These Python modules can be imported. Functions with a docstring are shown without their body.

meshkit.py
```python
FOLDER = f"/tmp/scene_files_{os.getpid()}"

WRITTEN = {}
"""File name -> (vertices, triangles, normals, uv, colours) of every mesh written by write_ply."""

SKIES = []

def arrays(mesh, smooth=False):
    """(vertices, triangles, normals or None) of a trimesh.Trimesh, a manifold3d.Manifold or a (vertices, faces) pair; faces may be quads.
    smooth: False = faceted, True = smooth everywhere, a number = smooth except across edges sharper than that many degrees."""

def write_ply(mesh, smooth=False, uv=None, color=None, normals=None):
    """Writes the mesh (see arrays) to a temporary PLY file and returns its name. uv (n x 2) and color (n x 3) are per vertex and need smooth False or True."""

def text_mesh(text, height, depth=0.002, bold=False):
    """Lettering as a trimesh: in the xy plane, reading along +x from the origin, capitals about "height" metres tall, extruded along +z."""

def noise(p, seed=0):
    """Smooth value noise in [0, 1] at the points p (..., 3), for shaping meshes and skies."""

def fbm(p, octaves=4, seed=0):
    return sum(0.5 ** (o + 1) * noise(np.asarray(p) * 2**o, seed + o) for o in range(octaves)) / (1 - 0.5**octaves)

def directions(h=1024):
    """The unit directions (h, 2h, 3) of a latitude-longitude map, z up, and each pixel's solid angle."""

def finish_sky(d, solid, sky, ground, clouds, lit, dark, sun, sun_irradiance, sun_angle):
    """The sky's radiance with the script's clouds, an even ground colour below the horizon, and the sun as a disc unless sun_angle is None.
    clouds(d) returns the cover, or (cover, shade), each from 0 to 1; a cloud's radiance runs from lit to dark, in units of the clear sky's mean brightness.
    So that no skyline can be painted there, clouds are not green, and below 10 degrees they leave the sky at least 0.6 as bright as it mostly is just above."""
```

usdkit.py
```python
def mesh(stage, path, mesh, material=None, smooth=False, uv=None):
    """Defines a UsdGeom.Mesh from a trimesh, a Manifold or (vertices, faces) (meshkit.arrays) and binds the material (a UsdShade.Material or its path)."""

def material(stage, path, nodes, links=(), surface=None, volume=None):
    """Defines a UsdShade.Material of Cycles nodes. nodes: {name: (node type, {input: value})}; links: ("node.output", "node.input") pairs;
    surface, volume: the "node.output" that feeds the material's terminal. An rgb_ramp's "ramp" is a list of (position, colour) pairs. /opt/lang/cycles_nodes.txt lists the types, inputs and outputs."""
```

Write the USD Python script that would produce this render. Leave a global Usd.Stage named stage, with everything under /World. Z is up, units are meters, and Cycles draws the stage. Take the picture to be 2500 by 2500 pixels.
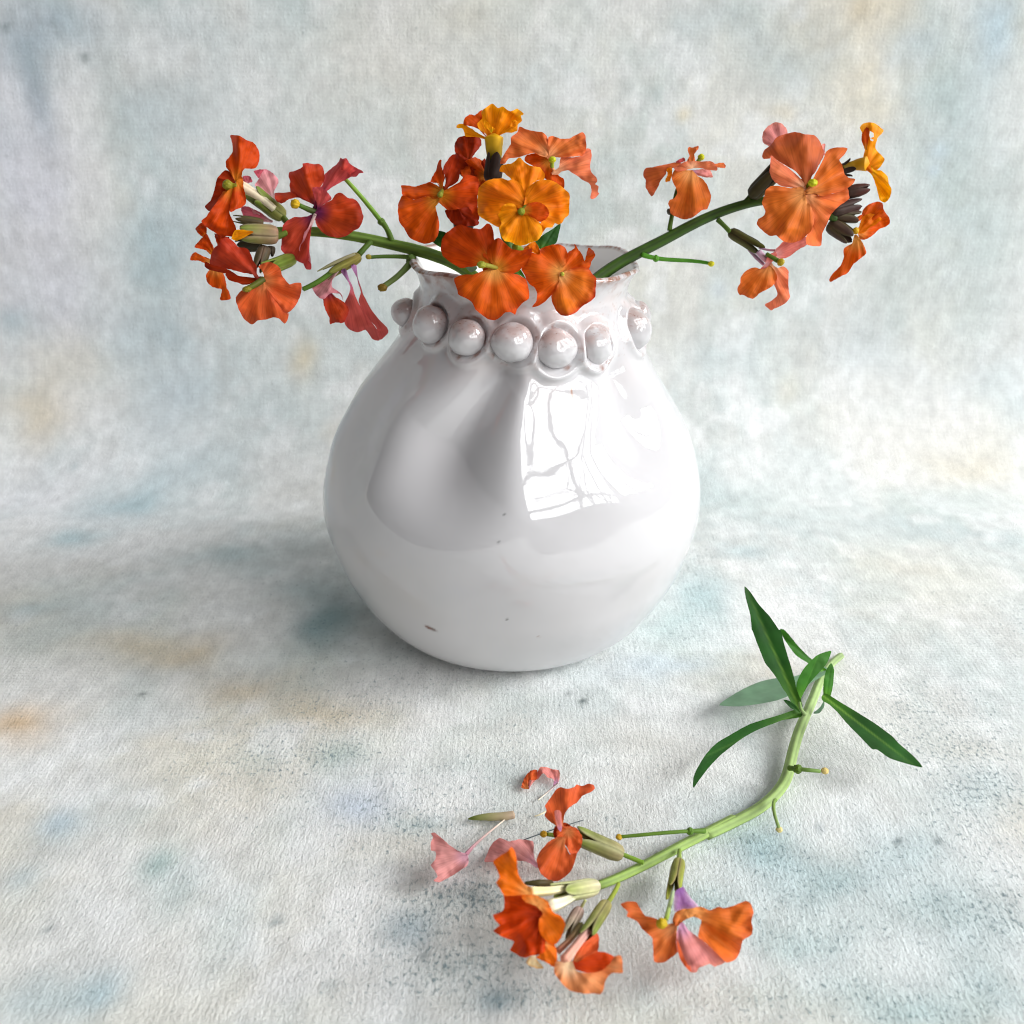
import math, random
import numpy as np
import trimesh
import shapely
from shapely.geometry import Polygon
from scipy.spatial import Delaunay
from scipy.interpolate import PchipInterpolator
import usdkit, meshkit
from pxr import Usd, UsdGeom, UsdLux, UsdShade, Gf, Sdf, Vt

stage = Usd.Stage.CreateInMemory()
UsdGeom.SetStageUpAxis(stage, 'Z')
UsdGeom.Xform.Define(stage, '/World')
UsdGeom.Scope.Define(stage, '/World/Looks')

# ---------------------------------------------------------------- camera, lamps, exposure
PITCH = math.radians(25.6)
FPX = 2506.0                                   # focal length for a picture 2500 wide
CAM = np.array([0.0, -0.24, 0.15])
FWD = np.array([0, math.cos(PITCH), -math.sin(PITCH)])
UPV = np.array([0, math.sin(PITCH), math.cos(PITCH)])
RGT = np.array([1.0, 0, 0])
EXPOSURE = 0.66
POWER_SIDE, POWER_FRONT = 16.5, 4.8
ROOM = 0.07

cam = UsdGeom.Camera.Define(stage, '/World/camera')
cam.AddTransformOp().Set(Gf.Matrix4d(*RGT, 0, *UPV, 0, *(-FWD), 0, *CAM, 1))
cam.CreateFocalLengthAttr(6.0)
cam.CreateHorizontalApertureAttr(6.0 * 2500 / FPX)
cam.CreateFStopAttr(6.0 / 1.6)
cam.CreateFocusDistanceAttr(0.222)
cam.CreateClippingRangeAttr(Gf.Vec2f(0.01, 100))
cam.CreateExposureAttr(EXPOSURE)

def mat(name, nodes, links, surface):
    return usdkit.material(stage, '/World/Looks/' + name, nodes, links, surface=surface)

# dim neutral room all round
room = UsdLux.DomeLight.Define(stage, '/World/room_light')
rm = mat('room_air', {'b': ('background_shader', {'color': (0.95, 0.97, 1.0), 'strength': ROOM})}, [], 'b.background')
UsdShade.MaterialBindingAPI.Apply(room.GetPrim()).Bind(rm)

def look_matrix(pos, target, up=(0, 0, 1)):
    z = np.array(pos, float) - np.array(target, float); z /= np.linalg.norm(z)
    x = np.cross(up, z); x /= np.linalg.norm(x)
    y = np.cross(z, x)
    return Gf.Matrix4d(*x, 0, *y, 0, *z, 0, *pos, 1), x, y, z

# two daylight windows: one beyond the right end of the table, one further towards the front
WINDOWS = []
for (d, dist, w, h, power) in (((0.88, -0.05, 0.47), 2.4, 0.98, 0.98, POWER_SIDE), ((0.62, -0.60, 0.50), 2.6, 2.1, 1.9, POWER_FRONT)):
    d = np.array(d); d /= np.linalg.norm(d)
    pos = np.array([0, 0, 0.04]) + d * dist
    wm, wx, wy, wz = look_matrix(pos, (0, 0, 0.04))
    win = UsdLux.RectLight.Define(stage, f'/World/window_light_{len(WINDOWS) + 1:03d}')
    win.AddTransformOp().Set(wm)
    win.CreateWidthAttr(w); win.CreateHeightAttr(h)
    win.CreateNormalizeAttr(False); win.CreateIntensityAttr(power)
    win.CreateColorAttr(Gf.Vec3f(0.99, 1.0, 1.0))
    WINDOWS.append((pos - wz * .35, wx, wy, wz, w * .87, h * .87))

# ---------------------------------------------------------------- helpers
used = {}
def numbered(parent, name):
    k = parent + '/' + name
    n = used.get(k, 0); used[k] = n + 1
    return k if n == 0 else f'{k}_{n:03d}'

def tag(prim, label=None, cat=None, group=None, kind=None):
    for k, v in (('label', label), ('category', cat), ('group', group), ('kind', kind)):
        if v: prim.SetCustomDataByKey(k, v)

def thing(name, label=None, cat=None, group=None, kind=None, parent='/World'):
    x = UsdGeom.Xform.Define(stage, numbered(parent, name)).GetPrim()
    tag(x, label, cat, group, kind)
    return str(x.GetPath())

def obj(name, mesh, material, parent='/World', smooth=True, tint=None, uv=None, extra=None):
    m = usdkit.mesh(stage, numbered(parent, name), mesh, material, smooth=smooth, uv=uv)
    api = UsdGeom.PrimvarsAPI(m)
    if tint is not None:
        api.CreatePrimvar('tint', Sdf.ValueTypeNames.Color3fArray, 'vertex').Set(Vt.Vec3fArray.FromNumpy(np.asarray(tint, np.float32)))
    for k, v in (extra or {}).items():
        v = np.asarray(v, np.float32)
        api.CreatePrimvar(k, Sdf.ValueTypeNames.Color3fArray, 'vertex').Set(Vt.Vec3fArray.FromNumpy(np.repeat(v[:, None], 3, 1)))
    return m

def lin(h):
    c = np.array([int(h[i:i + 2], 16) for i in (1, 3, 5)]) / 255.0
    return np.where(c <= 0.04045, c / 12.92, ((c + 0.055) / 1.055) ** 2.4)

def ray(px, py):
    px = np.asarray(px, float); py = np.asarray(py, float)
    return FWD + ((px - 1250) / FPX)[..., None] * RGT - ((py - 1250) / FPX)[..., None] * UPV

def at(px, py, D, zmin=None):
    """The point of the place that is seen at (px, py), D metres in front of the lens plane."""
    p = CAM + ray(px, py) * np.asarray(D, float)[..., None]
    if zmin is not None:
        z = p[..., 2]
        k = np.where(z < zmin, (CAM[2] - zmin) / np.maximum(CAM[2] - z, 1e-6), 1.0)
        p = CAM + (p - CAM) * k[..., None]
    return p

def ground_D(px, py, h=0.0):
    d = ray(px, py)
    return (CAM[2] - h) / -d[..., 2]

# ---------------------------------------------------------------- materials
def noise_node(scale, detail=3, rough=0.5, dist=0.0):
    return ('noise_texture', {'scale': scale, 'detail': detail, 'roughness': rough, 'distortion': dist})

M_BACK = mat('painted_canvas', {
    't': ('attribute', {'attribute': 'tint'}),
    'sp': ('attribute', {'attribute': 'speck'}),
    'tc': ('texture_coordinate', {}),
    'mp': ('mapping', {'scale': (2500, 720, 1)}), 'n1': noise_node(1.0, 5, 0.7),
    'mp2': ('mapping', {'scale': (230, 150, 1)}), 'n2': noise_node(1.0, 6, 0.65),
    'mp3': ('mapping', {'scale': (1150, 800, 1)}), 'n3': noise_node(1.0, 5, 0.68, 0.4),
    'wv': ('wave_texture', {'wave_type': 'bands', 'bands_direction': 'x', 'profile': 'sine', 'scale': 225.0, 'distortion': 5.0, 'detail': 3.0, 'detail_scale': 2.0, 'detail_roughness': 0.6}),
    'wv2': ('wave_texture', {'wave_type': 'bands', 'bands_direction': 'y', 'profile': 'sine', 'scale': 250.0, 'distortion': 6.0, 'detail': 3.0, 'detail_scale': 2.0, 'detail_roughness': 0.6}),
    'weave': ('math', {'math_type': 'multiply'}),
    # small teal-grey pits of the print, sparse or dense
    'a1': ('math', {'math_type': 'multiply', 'value2': 0.22}),
    'a2': ('math', {'math_type': 'add'}),
    'r1': ('map_range', {'range_type': 'smoothstep', 'from_min': 0.62, 'from_max': 0.80, 'to_min': 0.0, 'to_max': 0.75, 'clamp': True}),
    'pit': ('mix_color', {'blend_type': 'mix', 'b': tuple(lin('#5d757b'))}),
    'r2': ('map_range', {'range_type': 'linear', 'from_min': 0.3, 'from_max': 0.7, 'to_min': 0.84, 'to_max': 1.12, 'clamp': True}),
    'cc': ('combine_xyz', {}),
    'mul': ('mix_color', {'blend_type': 'multiply', 'fac': 1.0, 'use_clamp': False}),
    'h1': ('math', {'math_type': 'multiply', 'value2': 0.26}),
    'h2': ('math', {'math_type': 'multiply_add', 'value2': 1.2}),
    'h3': ('math', {'math_type': 'multiply_add', 'value2': 1.0}),
    'bp': ('bump', {'strength': 0.75, 'distance': 0.0004}),
    'p': ('principled_bsdf', {'roughness': 0.72, 'specular_ior_level': 0.22}),
}, [('tc.UV', 'mp.vector'), ('tc.UV', 'mp2.vector'), ('tc.UV', 'mp3.vector'), ('mp.vector', 'n1.vector'), ('mp2.vector', 'n2.vector'), ('mp3.vector', 'n3.vector'),
    ('tc.UV', 'wv.vector'), ('tc.UV', 'wv2.vector'), ('wv.fac', 'weave.value1'), ('wv2.fac', 'weave.value2'),
    ('sp.fac', 'a1.value1'), ('a1.value', 'a2.value1'), ('n3.fac', 'a2.value2'), ('a2.value', 'r1.value'), ('r1.result', 'pit.fac'), ('mul.result', 'pit.a'),
    ('n2.fac', 'r2.value'), ('r2.result', 'cc.x'), ('r2.result', 'cc.y'), ('r2.result', 'cc.z'), ('t.color', 'mul.a'), ('cc.vector', 'mul.b'),
    ('weave.value', 'h1.value1'), ('n1.fac', 'h2.value1'), ('h1.value', 'h2.value3'), ('n3.fac', 'h3.value1'), ('h2.value', 'h3.value3'), ('h3.value', 'bp.height'),
    ('pit.result', 'p.base_color'), ('bp.normal', 'p.normal')], 'p.BSDF')

M_GLAZE = mat('tin_glaze', {
    't': ('attribute', {'attribute': 'tint'}),
    'tc': ('texture_coordinate', {}),
    'n': noise_node(42, 3, 0.5), 'n2': noise_node(700, 2, 0.5),
    'bp0': ('bump', {'strength': 0.16, 'distance': 0.0012}),
    'bp': ('bump', {'strength': 0.04, 'distance': 0.0002}),
    'p': ('principled_bsdf', {'roughness': 0.045, 'ior': 1.72, 'specular_ior_level': 0.5}),
}, [('tc.object', 'n.vector'), ('tc.object', 'n2.vector'), ('n.fac', 'bp0.height'), ('n2.fac', 'bp.height'), ('bp0.normal', 'bp.normal'), ('bp.normal', 'p.normal'), ('t.color', 'p.base_color')], 'p.BSDF')

M_PETAL = mat('petal', {
    't': ('attribute', {'attribute': 'tint'}),
    'tc': ('texture_coordinate', {}),
    'mp': ('mapping', {'scale': (24, 1.8, 1)}), 'n': noise_node(1.0, 4, 0.6, 0.5),
    'mp2': ('mapping', {'scale': (5, 2.5, 1)}), 'n2': noise_node(1.0, 3, 0.5, 0.4),
    'r': ('map_range', {'range_type': 'smoothstep', 'from_min': 0.30, 'from_max': 0.58, 'to_min': 0.83, 'to_max': 1.03, 'clamp': True}),
    'r2': ('map_range', {'range_type': 'linear', 'from_min': 0.3, 'from_max': 0.7, 'to_min': 0.87, 'to_max': 1.10, 'clamp': True}),
    'mm': ('math', {'math_type': 'multiply'}),
    'g': ('math', {'math_type': 'power', 'value2': 1.2}),
    'cc': ('combine_xyz', {}),
    'mul': ('mix_color', {'blend_type': 'multiply', 'fac': 1.0, 'use_clamp': False}),
    'bp': ('bump', {'strength': 0.35, 'distance': 0.0003}),
    'p': ('principled_bsdf', {'roughness': 0.55, 'specular_ior_level': 0.14}),
    'tr': ('translucent_bsdf', {}),
    'mx': ('mix_closure', {'fac': 0.27}),
}, [('tc.UV', 'mp.vector'), ('mp.vector', 'n.vector'), ('tc.UV', 'mp2.vector'), ('mp2.vector', 'n2.vector'), ('n.fac', 'r.value'), ('n2.fac', 'r2.value'),
    ('r.result', 'mm.value1'), ('r2.result', 'mm.value2'), ('mm.value', 'cc.x'), ('mm.value', 'g.value1'), ('g.value', 'cc.y'), ('g.value', 'cc.z'),
    ('t.color', 'mul.a'), ('cc.vector', 'mul.b'), ('mul.result', 'p.base_color'), ('mul.result', 'tr.color'), ('n.fac', 'bp.height'), ('bp.normal', 'p.normal'),
    ('p.BSDF', 'mx.closure1'), ('tr.BSDF', 'mx.closure2')], 'mx.closure')

M_GREEN = mat('green_flesh', {
    't': ('attribute', {'attribute': 'tint'}),
    'tc': ('texture_coordinate', {}),
    'n': noise_node(900, 3, 0.6), 'n2': noise_node(220, 3, 0.5),
    'r': ('map_range', {'range_type': 'linear', 'from_min': 0.3, 'from_max': 0.7, 'to_min': 0.78, 'to_max': 1.15, 'clamp': True}),
    'cc': ('combine_xyz', {}),
    'mul': ('mix_color', {'blend_type': 'multiply', 'fac': 1.0, 'use_clamp': False}),
    'bp': ('bump', {'strength': 0.3, 'distance': 0.00015}),
    'p': ('principled_bsdf', {'roughness': 0.55, 'specular_ior_level': 0.25}),
    'tr': ('translucent_bsdf', {}), 'mx': ('mix_closure', {'fac': 0.12}),
}, [('tc.object', 'n.vector'), ('tc.object', 'n2.vector'), ('n2.fac', 'r.value'), ('r.result', 'cc.x'), ('r.result', 'cc.y'), ('r.result', 'cc.z'), ('t.color', 'mul.a'), ('cc.vector', 'mul.b'),
    ('n.fac', 'bp.height'), ('bp.normal', 'p.normal'), ('mul.result', 'p.base_color'), ('mul.result', 'tr.color'), ('p.BSDF', 'mx.closure1'), ('tr.BSDF', 'mx.closure2')], 'mx.closure')

M_FRAME = mat('window_paint', {'p': ('principled_bsdf', {'base_color': (0.5, 0.5, 0.5), 'roughness': 0.5})}, [], 'p.BSDF')
M_BRANCH = mat('branch_bark', {'n': noise_node(40), 'r': ('rgb_ramp', {'ramp': [(0.3, (0.05, 0.045, 0.04)), (0.7, (0.12, 0.1, 0.085))]}), 'p': ('principled_bsdf', {'roughness': 0.8})}, [('n.fac', 'r.fac'), ('r.color', 'p.base_color')], 'p.BSDF')

# ---------------------------------------------------------------- backdrop: one printed canvas sheet swept from table up to wall
YB, RC, ZTOP = 0.075, 0.055, 0.44
YF, XW = -0.80, 0.46
L1 = YB - YF; L2 = L1 + RC * math.pi / 2; L3 = L2 + ZTOP - RC
LEAN = math.radians(3)
def sheet_point(s):
    s = np.asarray(s, float)
    y = np.where(s < L1, YF + s, 0.0); z = np.zeros_like(y)
    a = np.clip((s - L1) / RC, 0, math.pi / 2)
    m = (s >= L1)
    y = np.where(m, YB + RC * np.sin(a), y); z = np.where(m, RC * (1 - np.cos(a)), z)
    m = s > L2
    y = np.where(m, YB + RC + (s - L2) * math.sin(LEAN), y); z = np.where(m, RC + (s - L2) * math.cos(LEAN), z)
    return y, z
def sheet_uv(px, py):
    """(x, s) on the canvas of what is seen at a picture point."""
    d = ray(px, py)
    ss = np.linspace(0, L3, 4000); yy, zz = sheet_point(ss)
    out_s = []; out_x = []
    for dd in np.atleast_2d(d):
        t = (yy - CAM[1]) / dd[1]
        e = CAM[2] + t * dd[2] - zz
        i = np.argmin(np.abs(e)); out_s.append(ss[i]); out_x.append(t[i] * dd[0])
    return np.array(out_x), np.array(out_s)

def build_backdrop():
    nx, ns = 560, 600
    x = np.linspace(-XW, XW, nx); s = np.r_[np.linspace(0, .48, 30, endpoint=False), np.linspace(.50, L3, ns - 30)]
    X, S = np.meshgrid(x, s)
    Y, Z = sheet_point(S)
    # the left and right edges curl up a little; gentle waviness of the canvas
    curl = np.clip((np.abs(X) - (XW - 0.035)) / 0.035, 0, 1)
    P = np.stack([X, S, 0 * X], -1)
    wav = (meshkit.fbm(P * 9, 2, 5) - 0.5) * 0.0016 * (S > L1 * 0.85)
    Yw = Y - wav * (S > L1); Zw = Z + np.where(S < L1, curl ** 2 * 0.012, 0)
    Yw = Yw - np.where(S >= L1, curl ** 2 * 0.012, 0)
    V = np.stack([X, Yw, Zw], -1).reshape(-1, 3)
    idx = np.arange(nx * ns).reshape(ns, nx)
    F = np.stack([idx[:-1, :-1], idx[:-1, 1:], idx[1:, 1:], idx[1:, :-1]], -1).reshape(-1, 4)
    # printed mottling, with the vase's cast shadow painted in
    def fb(sc, seed, o=4, st=(1, 1)): return meshkit.fbm(np.stack([X * sc * st[0] + 50, (S - .5) * sc * st[1] + 50, 0 * X + seed * 3.7], -1), o, seed)
    wx = (fb(14, 91, 3) - 0.5) * 0.045; wy = (fb(14, 92, 3) - 0.5) * 0.045
    wx2 = (fb(55, 93, 3) - 0.5) * 0.022; wy2 = (fb(55, 94, 3) - 0.5) * 0.022
    col = np.ones(X.shape + (3,)) * lin('#e9eae8')
    def lay(c, a, sat=1.0):
        nonlocal col
        a = np.clip(a, 0, 1)[..., None]; k = lin(c) if isinstance(c, str) else c; k = np.clip(k.mean() + (k - k.mean()) * sat, .02, .95); col = col * (1 - a) + k * a
    sm = lambda v, a, b: np.clip((v - a) / (b - a), 0, 1) ** 2 * (3 - 2 * np.clip((v - a) / (b - a), 0, 1))
    lay('#cdd8d8', sm(fb(11, 1), 0.44, 0.68) * 0.6)
    lay('#e6e1d4', sm(fb(13, 2), 0.46, 0.66) * 0.6)
    lay('#bccaca', sm(fb(34, 13, 4, (1.6, .45)), 0.52, 0.70) * 0.40)
    lay('#f0efee', sm(fb(30, 14, 4, (1.6, .4)), 0.52, 0.70) * 0.5)
    lay('#aec3c6', sm(fb(22, 3, 5), 0.55, 0.74) * 0.45)
    lay('#e9e8e6', sm(fb(26, 4, 5), 0.50, 0.66) * 0.75)
    lay('#d2c4a4', sm(fb(18, 6, 5), 0.60, 0.76) * 0.4)
    lay('#cfcdc8', sm(fb(75, 7, 4), 0.52, 0.70) * 0.36)
    lay('#f3f4f4', sm(fb(95, 8, 4), 0.50, 0.66) * 0.60)
    FB = [fb(70, 101 + i, 4) for i in range(4)]
    speck = (0.12 + 0.30 * sm(fb(20, 11), 0.5, 0.7)) * np.where(S > L1, .35, 1.0)
    spot = np.zeros_like(X)
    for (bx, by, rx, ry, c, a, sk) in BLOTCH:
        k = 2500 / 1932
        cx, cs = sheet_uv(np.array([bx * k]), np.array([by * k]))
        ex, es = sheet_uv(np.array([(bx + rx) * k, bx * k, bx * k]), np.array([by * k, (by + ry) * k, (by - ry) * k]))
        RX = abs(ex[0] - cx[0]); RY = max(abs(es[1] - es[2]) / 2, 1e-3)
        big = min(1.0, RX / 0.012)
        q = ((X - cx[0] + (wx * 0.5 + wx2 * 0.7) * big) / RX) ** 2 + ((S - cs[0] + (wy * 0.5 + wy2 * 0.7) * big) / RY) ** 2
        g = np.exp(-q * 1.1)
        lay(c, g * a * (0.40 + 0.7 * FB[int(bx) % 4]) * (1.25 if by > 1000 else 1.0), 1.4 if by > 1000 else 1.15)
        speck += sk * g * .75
    col = col * .90 + lin('#e4e6e6') * .10
    return (V, F), col.reshape(-1, 3), speck.ravel(), np.stack([X.ravel(), S.ravel() - .5], -1)

BLOTCH = [
    (170, 1000, 330, 75, '#f4f4f6', .85, 0), (520, 1090, 150, 45, '#f2f2f2', .7, 0), (330, 860, 160, 90, '#eef0f2', .6, 0), (480, 160, 160, 120, '#e6e8e8', .5, 0), (900, 1400, 300, 50, '#eeeeea', .5, .1),  # where (in the photograph, 1932 wide), how large, colour (mostly print), strength, pits
    (60, 60, 150, 90, '#8ea3b0', .75, 0), (70, 190, 26, 110, '#64838f', .8, 0), (20, 300, 110, 230, '#d6d5e4', .7, 0), (60, 560, 120, 170, '#dcdbe8', .6, 0),
    (157, 113, 9, 9, '#4e5f62', .95, 0), (8, 50, 10, 8, '#5a6a70', .9, 0), (330, 60, 90, 60, '#a8b8bd', .5, 0), (330, 230, 90, 80, '#a9bdc4', .55, 0), (250, 250, 60, 70, '#a6bfc9', .5, 0),
    (290, 460, 70, 90, '#a3bcc6', .5, 0), (340, 380, 50, 60, '#b5c7d2', .5, 0), (380, 305, 8, 8, '#7f9496', .7, 0), (300, 500, 60, 80, '#9fbac3', .5, 0), (270, 640, 90, 80, '#a9c1cc', .5, 0),
    (330, 730, 110, 90, '#a9bfcb', .5, 0), (30, 610, 40, 40, '#8fb0ba', .6, 0), (55, 770, 70, 60, '#cfbd9c', .75, 0), (120, 700, 110, 60, '#e2d9c8', .6, 0), (575, 680, 26, 45, '#d9c8a0', .65, 0),
    (500, 780, 60, 50, '#b4c6ca', .4, 0), (380, 880, 80, 50, '#aac3cb', .55, 0), (250, 960, 90, 40, '#93b6bf', .75, .1), (150, 1030, 60, 20, '#9bbac1', .6, 0), (290, 920, 40, 60, '#a2c0c8', .5, 0), (140, 880, 9, 9, '#8fa5a5', .7, 0),
    (60, 930, 160, 70, '#e3e3e9', .7, 0), (430, 1060, 90, 25, '#a8bdc0', .55, .1), (700, 130, 200, 140, '#e0dcd2', .6, 0), (850, 90, 170, 110, '#e2e0da', .6, 0), (950, 30, 150, 60, '#d9d4c4', .5, 0), (950, 330, 60, 60, '#ddd0b0', .4, 0),
    (1500, 110, 160, 90, '#b4c0bf', .65, 0), (1380, 30, 100, 60, '#b9c8cc', .5, 0), (1240, 180, 12, 14, '#93a4a4', .55, 0), (1290, 215, 14, 16, '#d6bf88', .65, 0), (1470, 220, 40, 20, '#d2bf98', .5, 0), (1560, 80, 40, 30, '#b9ab90', .45, 0),
    (1650, 120, 55, 150, '#e9e0cd', .8, 0), (1630, 20, 30, 30, '#cdb891', .55, 0), (1720, 20, 60, 40, '#c6b898', .45, 0), (1790, 150, 70, 160, '#aebfbe', .75, 0), (1860, 220, 90, 180, '#adc0c2', .65, 0), (1895, 60, 40, 80, '#b3cede', .7, 0),
    (1740, 90, 60, 30, '#b7cad4', .5, 0), (1850, 420, 120, 150, '#a9bfc0', .55, 0), (1680, 200, 40, 60, '#e6dcc4', .5, 0), (1460, 490, 90, 110, '#c0cbc9', .5, 0), (1780, 290, 22, 22, '#c9dcea', .6, 0), (1770, 325, 12, 12, '#d2e2ef', .6, 0),
    (1350, 540, 18, 22, '#dce7f2', .6, 0), (1700, 520, 90, 70, '#c3ccc8', .45, 0), (1820, 600, 100, 90, '#c5d0d0', .45, 0), (1640, 640, 90, 80, '#c0ccd0', .45, 0), (1360, 660, 90, 60, '#c8d3d6', .4, 0), (1880, 700, 70, 60, '#bfd0d6', .5, 0),
    (1440, 760, 10, 10, '#a7b5b2', .5, 0), (1480, 740, 30, 30, '#d8cfb4', .4, 0), (1790, 880, 110, 50, '#ded4bb', .65, 0), (1700, 800, 150, 60, '#e7e5e0', .6, 0), (1400, 950, 90, 40, '#a9c2c2', .6, .1), (1850, 950, 120, 30, '#bccfce', .5, 0),
    (1500, 960, 160, 60, '#dfe2e0', .5, 0), (1330, 1120, 60, 40, '#9fb9bd', .55, .2), (1280, 1180, 90, 60, '#aac2c2', .5, .2), (1420, 1050, 50, 14, '#b9cace', .5, 0), (1720, 1080, 160, 60, '#e4dfd2', .5, 0),
    (630, 1170, 70, 60, '#6f8b8f', .8, .3), (560, 1110, 80, 30, '#9fb4b6', .5, .1), (350, 1235, 90, 35, '#c3ad88', .6, 0), (230, 1220, 90, 30, '#cdbda0', .5, 0), (460, 1300, 110, 30, '#bba582', .55, .1), (640, 1330, 120, 25, '#c6b393', .45, .1),  # vase's cast shadow painted in left of its base, mixed with brownish mottling
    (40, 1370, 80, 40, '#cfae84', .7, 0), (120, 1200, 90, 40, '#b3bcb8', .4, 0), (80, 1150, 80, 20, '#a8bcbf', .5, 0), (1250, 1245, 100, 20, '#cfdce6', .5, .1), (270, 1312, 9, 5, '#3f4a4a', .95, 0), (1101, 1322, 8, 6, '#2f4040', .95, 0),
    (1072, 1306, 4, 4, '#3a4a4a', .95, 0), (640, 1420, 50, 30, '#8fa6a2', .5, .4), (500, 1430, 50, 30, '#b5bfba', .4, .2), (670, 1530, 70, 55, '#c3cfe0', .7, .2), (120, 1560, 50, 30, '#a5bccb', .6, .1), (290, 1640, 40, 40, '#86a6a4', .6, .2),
    (330, 1700, 60, 60, '#a9c0c0', .45, .2), (40, 1660, 40, 30, '#b4c5cc', .5, .1), (780, 1560, 60, 20, '#b3c6ca', .5, .3), (860, 1690, 90, 40, '#9aa9ab', .55, .5), (520, 1740, 14, 8, '#54636a', .8, 0), (85, 1755, 8, 9, '#5c6a6e', .85, 0), (795, 1802, 9, 10, '#2d3b40', .95, 0),
    (760, 1750, 60, 40, '#97a9b2', .6, .4), (850, 1830, 100, 50, '#a3b0b2', .5, .5), (620, 1860, 12, 10, '#5f7375', .7, 0), (930, 1890, 40, 22, '#587682', .8, .3), (180, 1880, 50, 40, '#9fb8c2', .6, .2), (60, 1900, 120, 50, '#a9bfc4', .45, .2),
    (430, 1760, 60, 90, '#c3d2d2', .4, .2), (1360, 1560, 110, 60, '#8eb0b6', .7, .5), (1500, 1620, 130, 70, '#93b4b9', .6, .5), (1300, 1690, 90, 40, '#9dbabd', .55, .5), (1480, 1740, 150, 60, '#a2bcbd', .55, .5), (1640, 1560, 110, 60, '#b3c8cc', .55, .4),
    (1750, 1700, 150, 90, '#a5bfc3', .55, .5), (1820, 1480, 90, 50, '#c2d0d2', .5, .4), (1560, 1850, 170, 60, '#b5c8c8', .5, .5), (1700, 1900, 140, 50, '#a9c4c6', .6, .4), (1850, 1850, 120, 80, '#b5cccf', .5, .4), (1380, 1900, 140, 50, '#b9bdb4', .45, .4),
    (1130, 1560, 50, 40, '#cfd6d6', .4, .4), (1020, 1890, 100, 40, '#8f9a98', .5, .6), (1790, 1390, 90, 30, '#d9d6cd', .4, .3), (1250, 1420, 120, 60, '#dedcd6', .4, .2), (1770, 1585, 5, 4, '#3a4c52', .9, 0), (1690, 1585, 4, 4, '#41545a', .9, 0),
    (1540, 1560, 5, 10, '#3f5a66', .8, 0), (980, 1360, 40, 20, '#d5d5d0', .3, .2), (1620, 1330, 150, 60, '#d9d7d0', .4, .2),
]
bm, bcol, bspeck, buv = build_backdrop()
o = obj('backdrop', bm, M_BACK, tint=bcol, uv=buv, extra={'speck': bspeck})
tag(o.GetPrim(), 'pale canvas backdrop printed with teal, grey and beige plaster mottling, sweeping from table to wall', 'backdrop', kind='structure')

# ---------------------------------------------------------------- window beside the table (seen mirrored in the glaze)
def box(cx, cy, cz, sx, sy, sz):
    b = trimesh.creation.box((sx, sy, sz)); b.apply_translation((cx, cy, cz)); return b
def window_part(win, u0, v0, u1, v1, w, d=0.03):
    pos, wx, wy, wz = win[:4]
    b = trimesh.creation.box((1, 1, 1))
    a = np.array([u0, v0]); c = np.array([u1, v1]); L = np.linalg.norm(c - a); ang = math.atan2(c[1] - a[1], c[0] - a[0])
    M = np.diag([L, w, d, 1.0]); b.apply_transform(M)
    b.apply_transform(trimesh.transformations.rotation_matrix(ang, (0, 0, 1)))
    b.apply_translation([(a[0] + c[0]) / 2, (a[1] + c[1]) / 2, -0.03])
    T = np.eye(4); T[:3, 0] = wx; T[:3, 1] = wy; T[:3, 2] = wz; T[:3, 3] = pos
    b.apply_transform(T @ np.diag([1, 1, -1, 1])); b.fix_normals()
    return b
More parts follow.
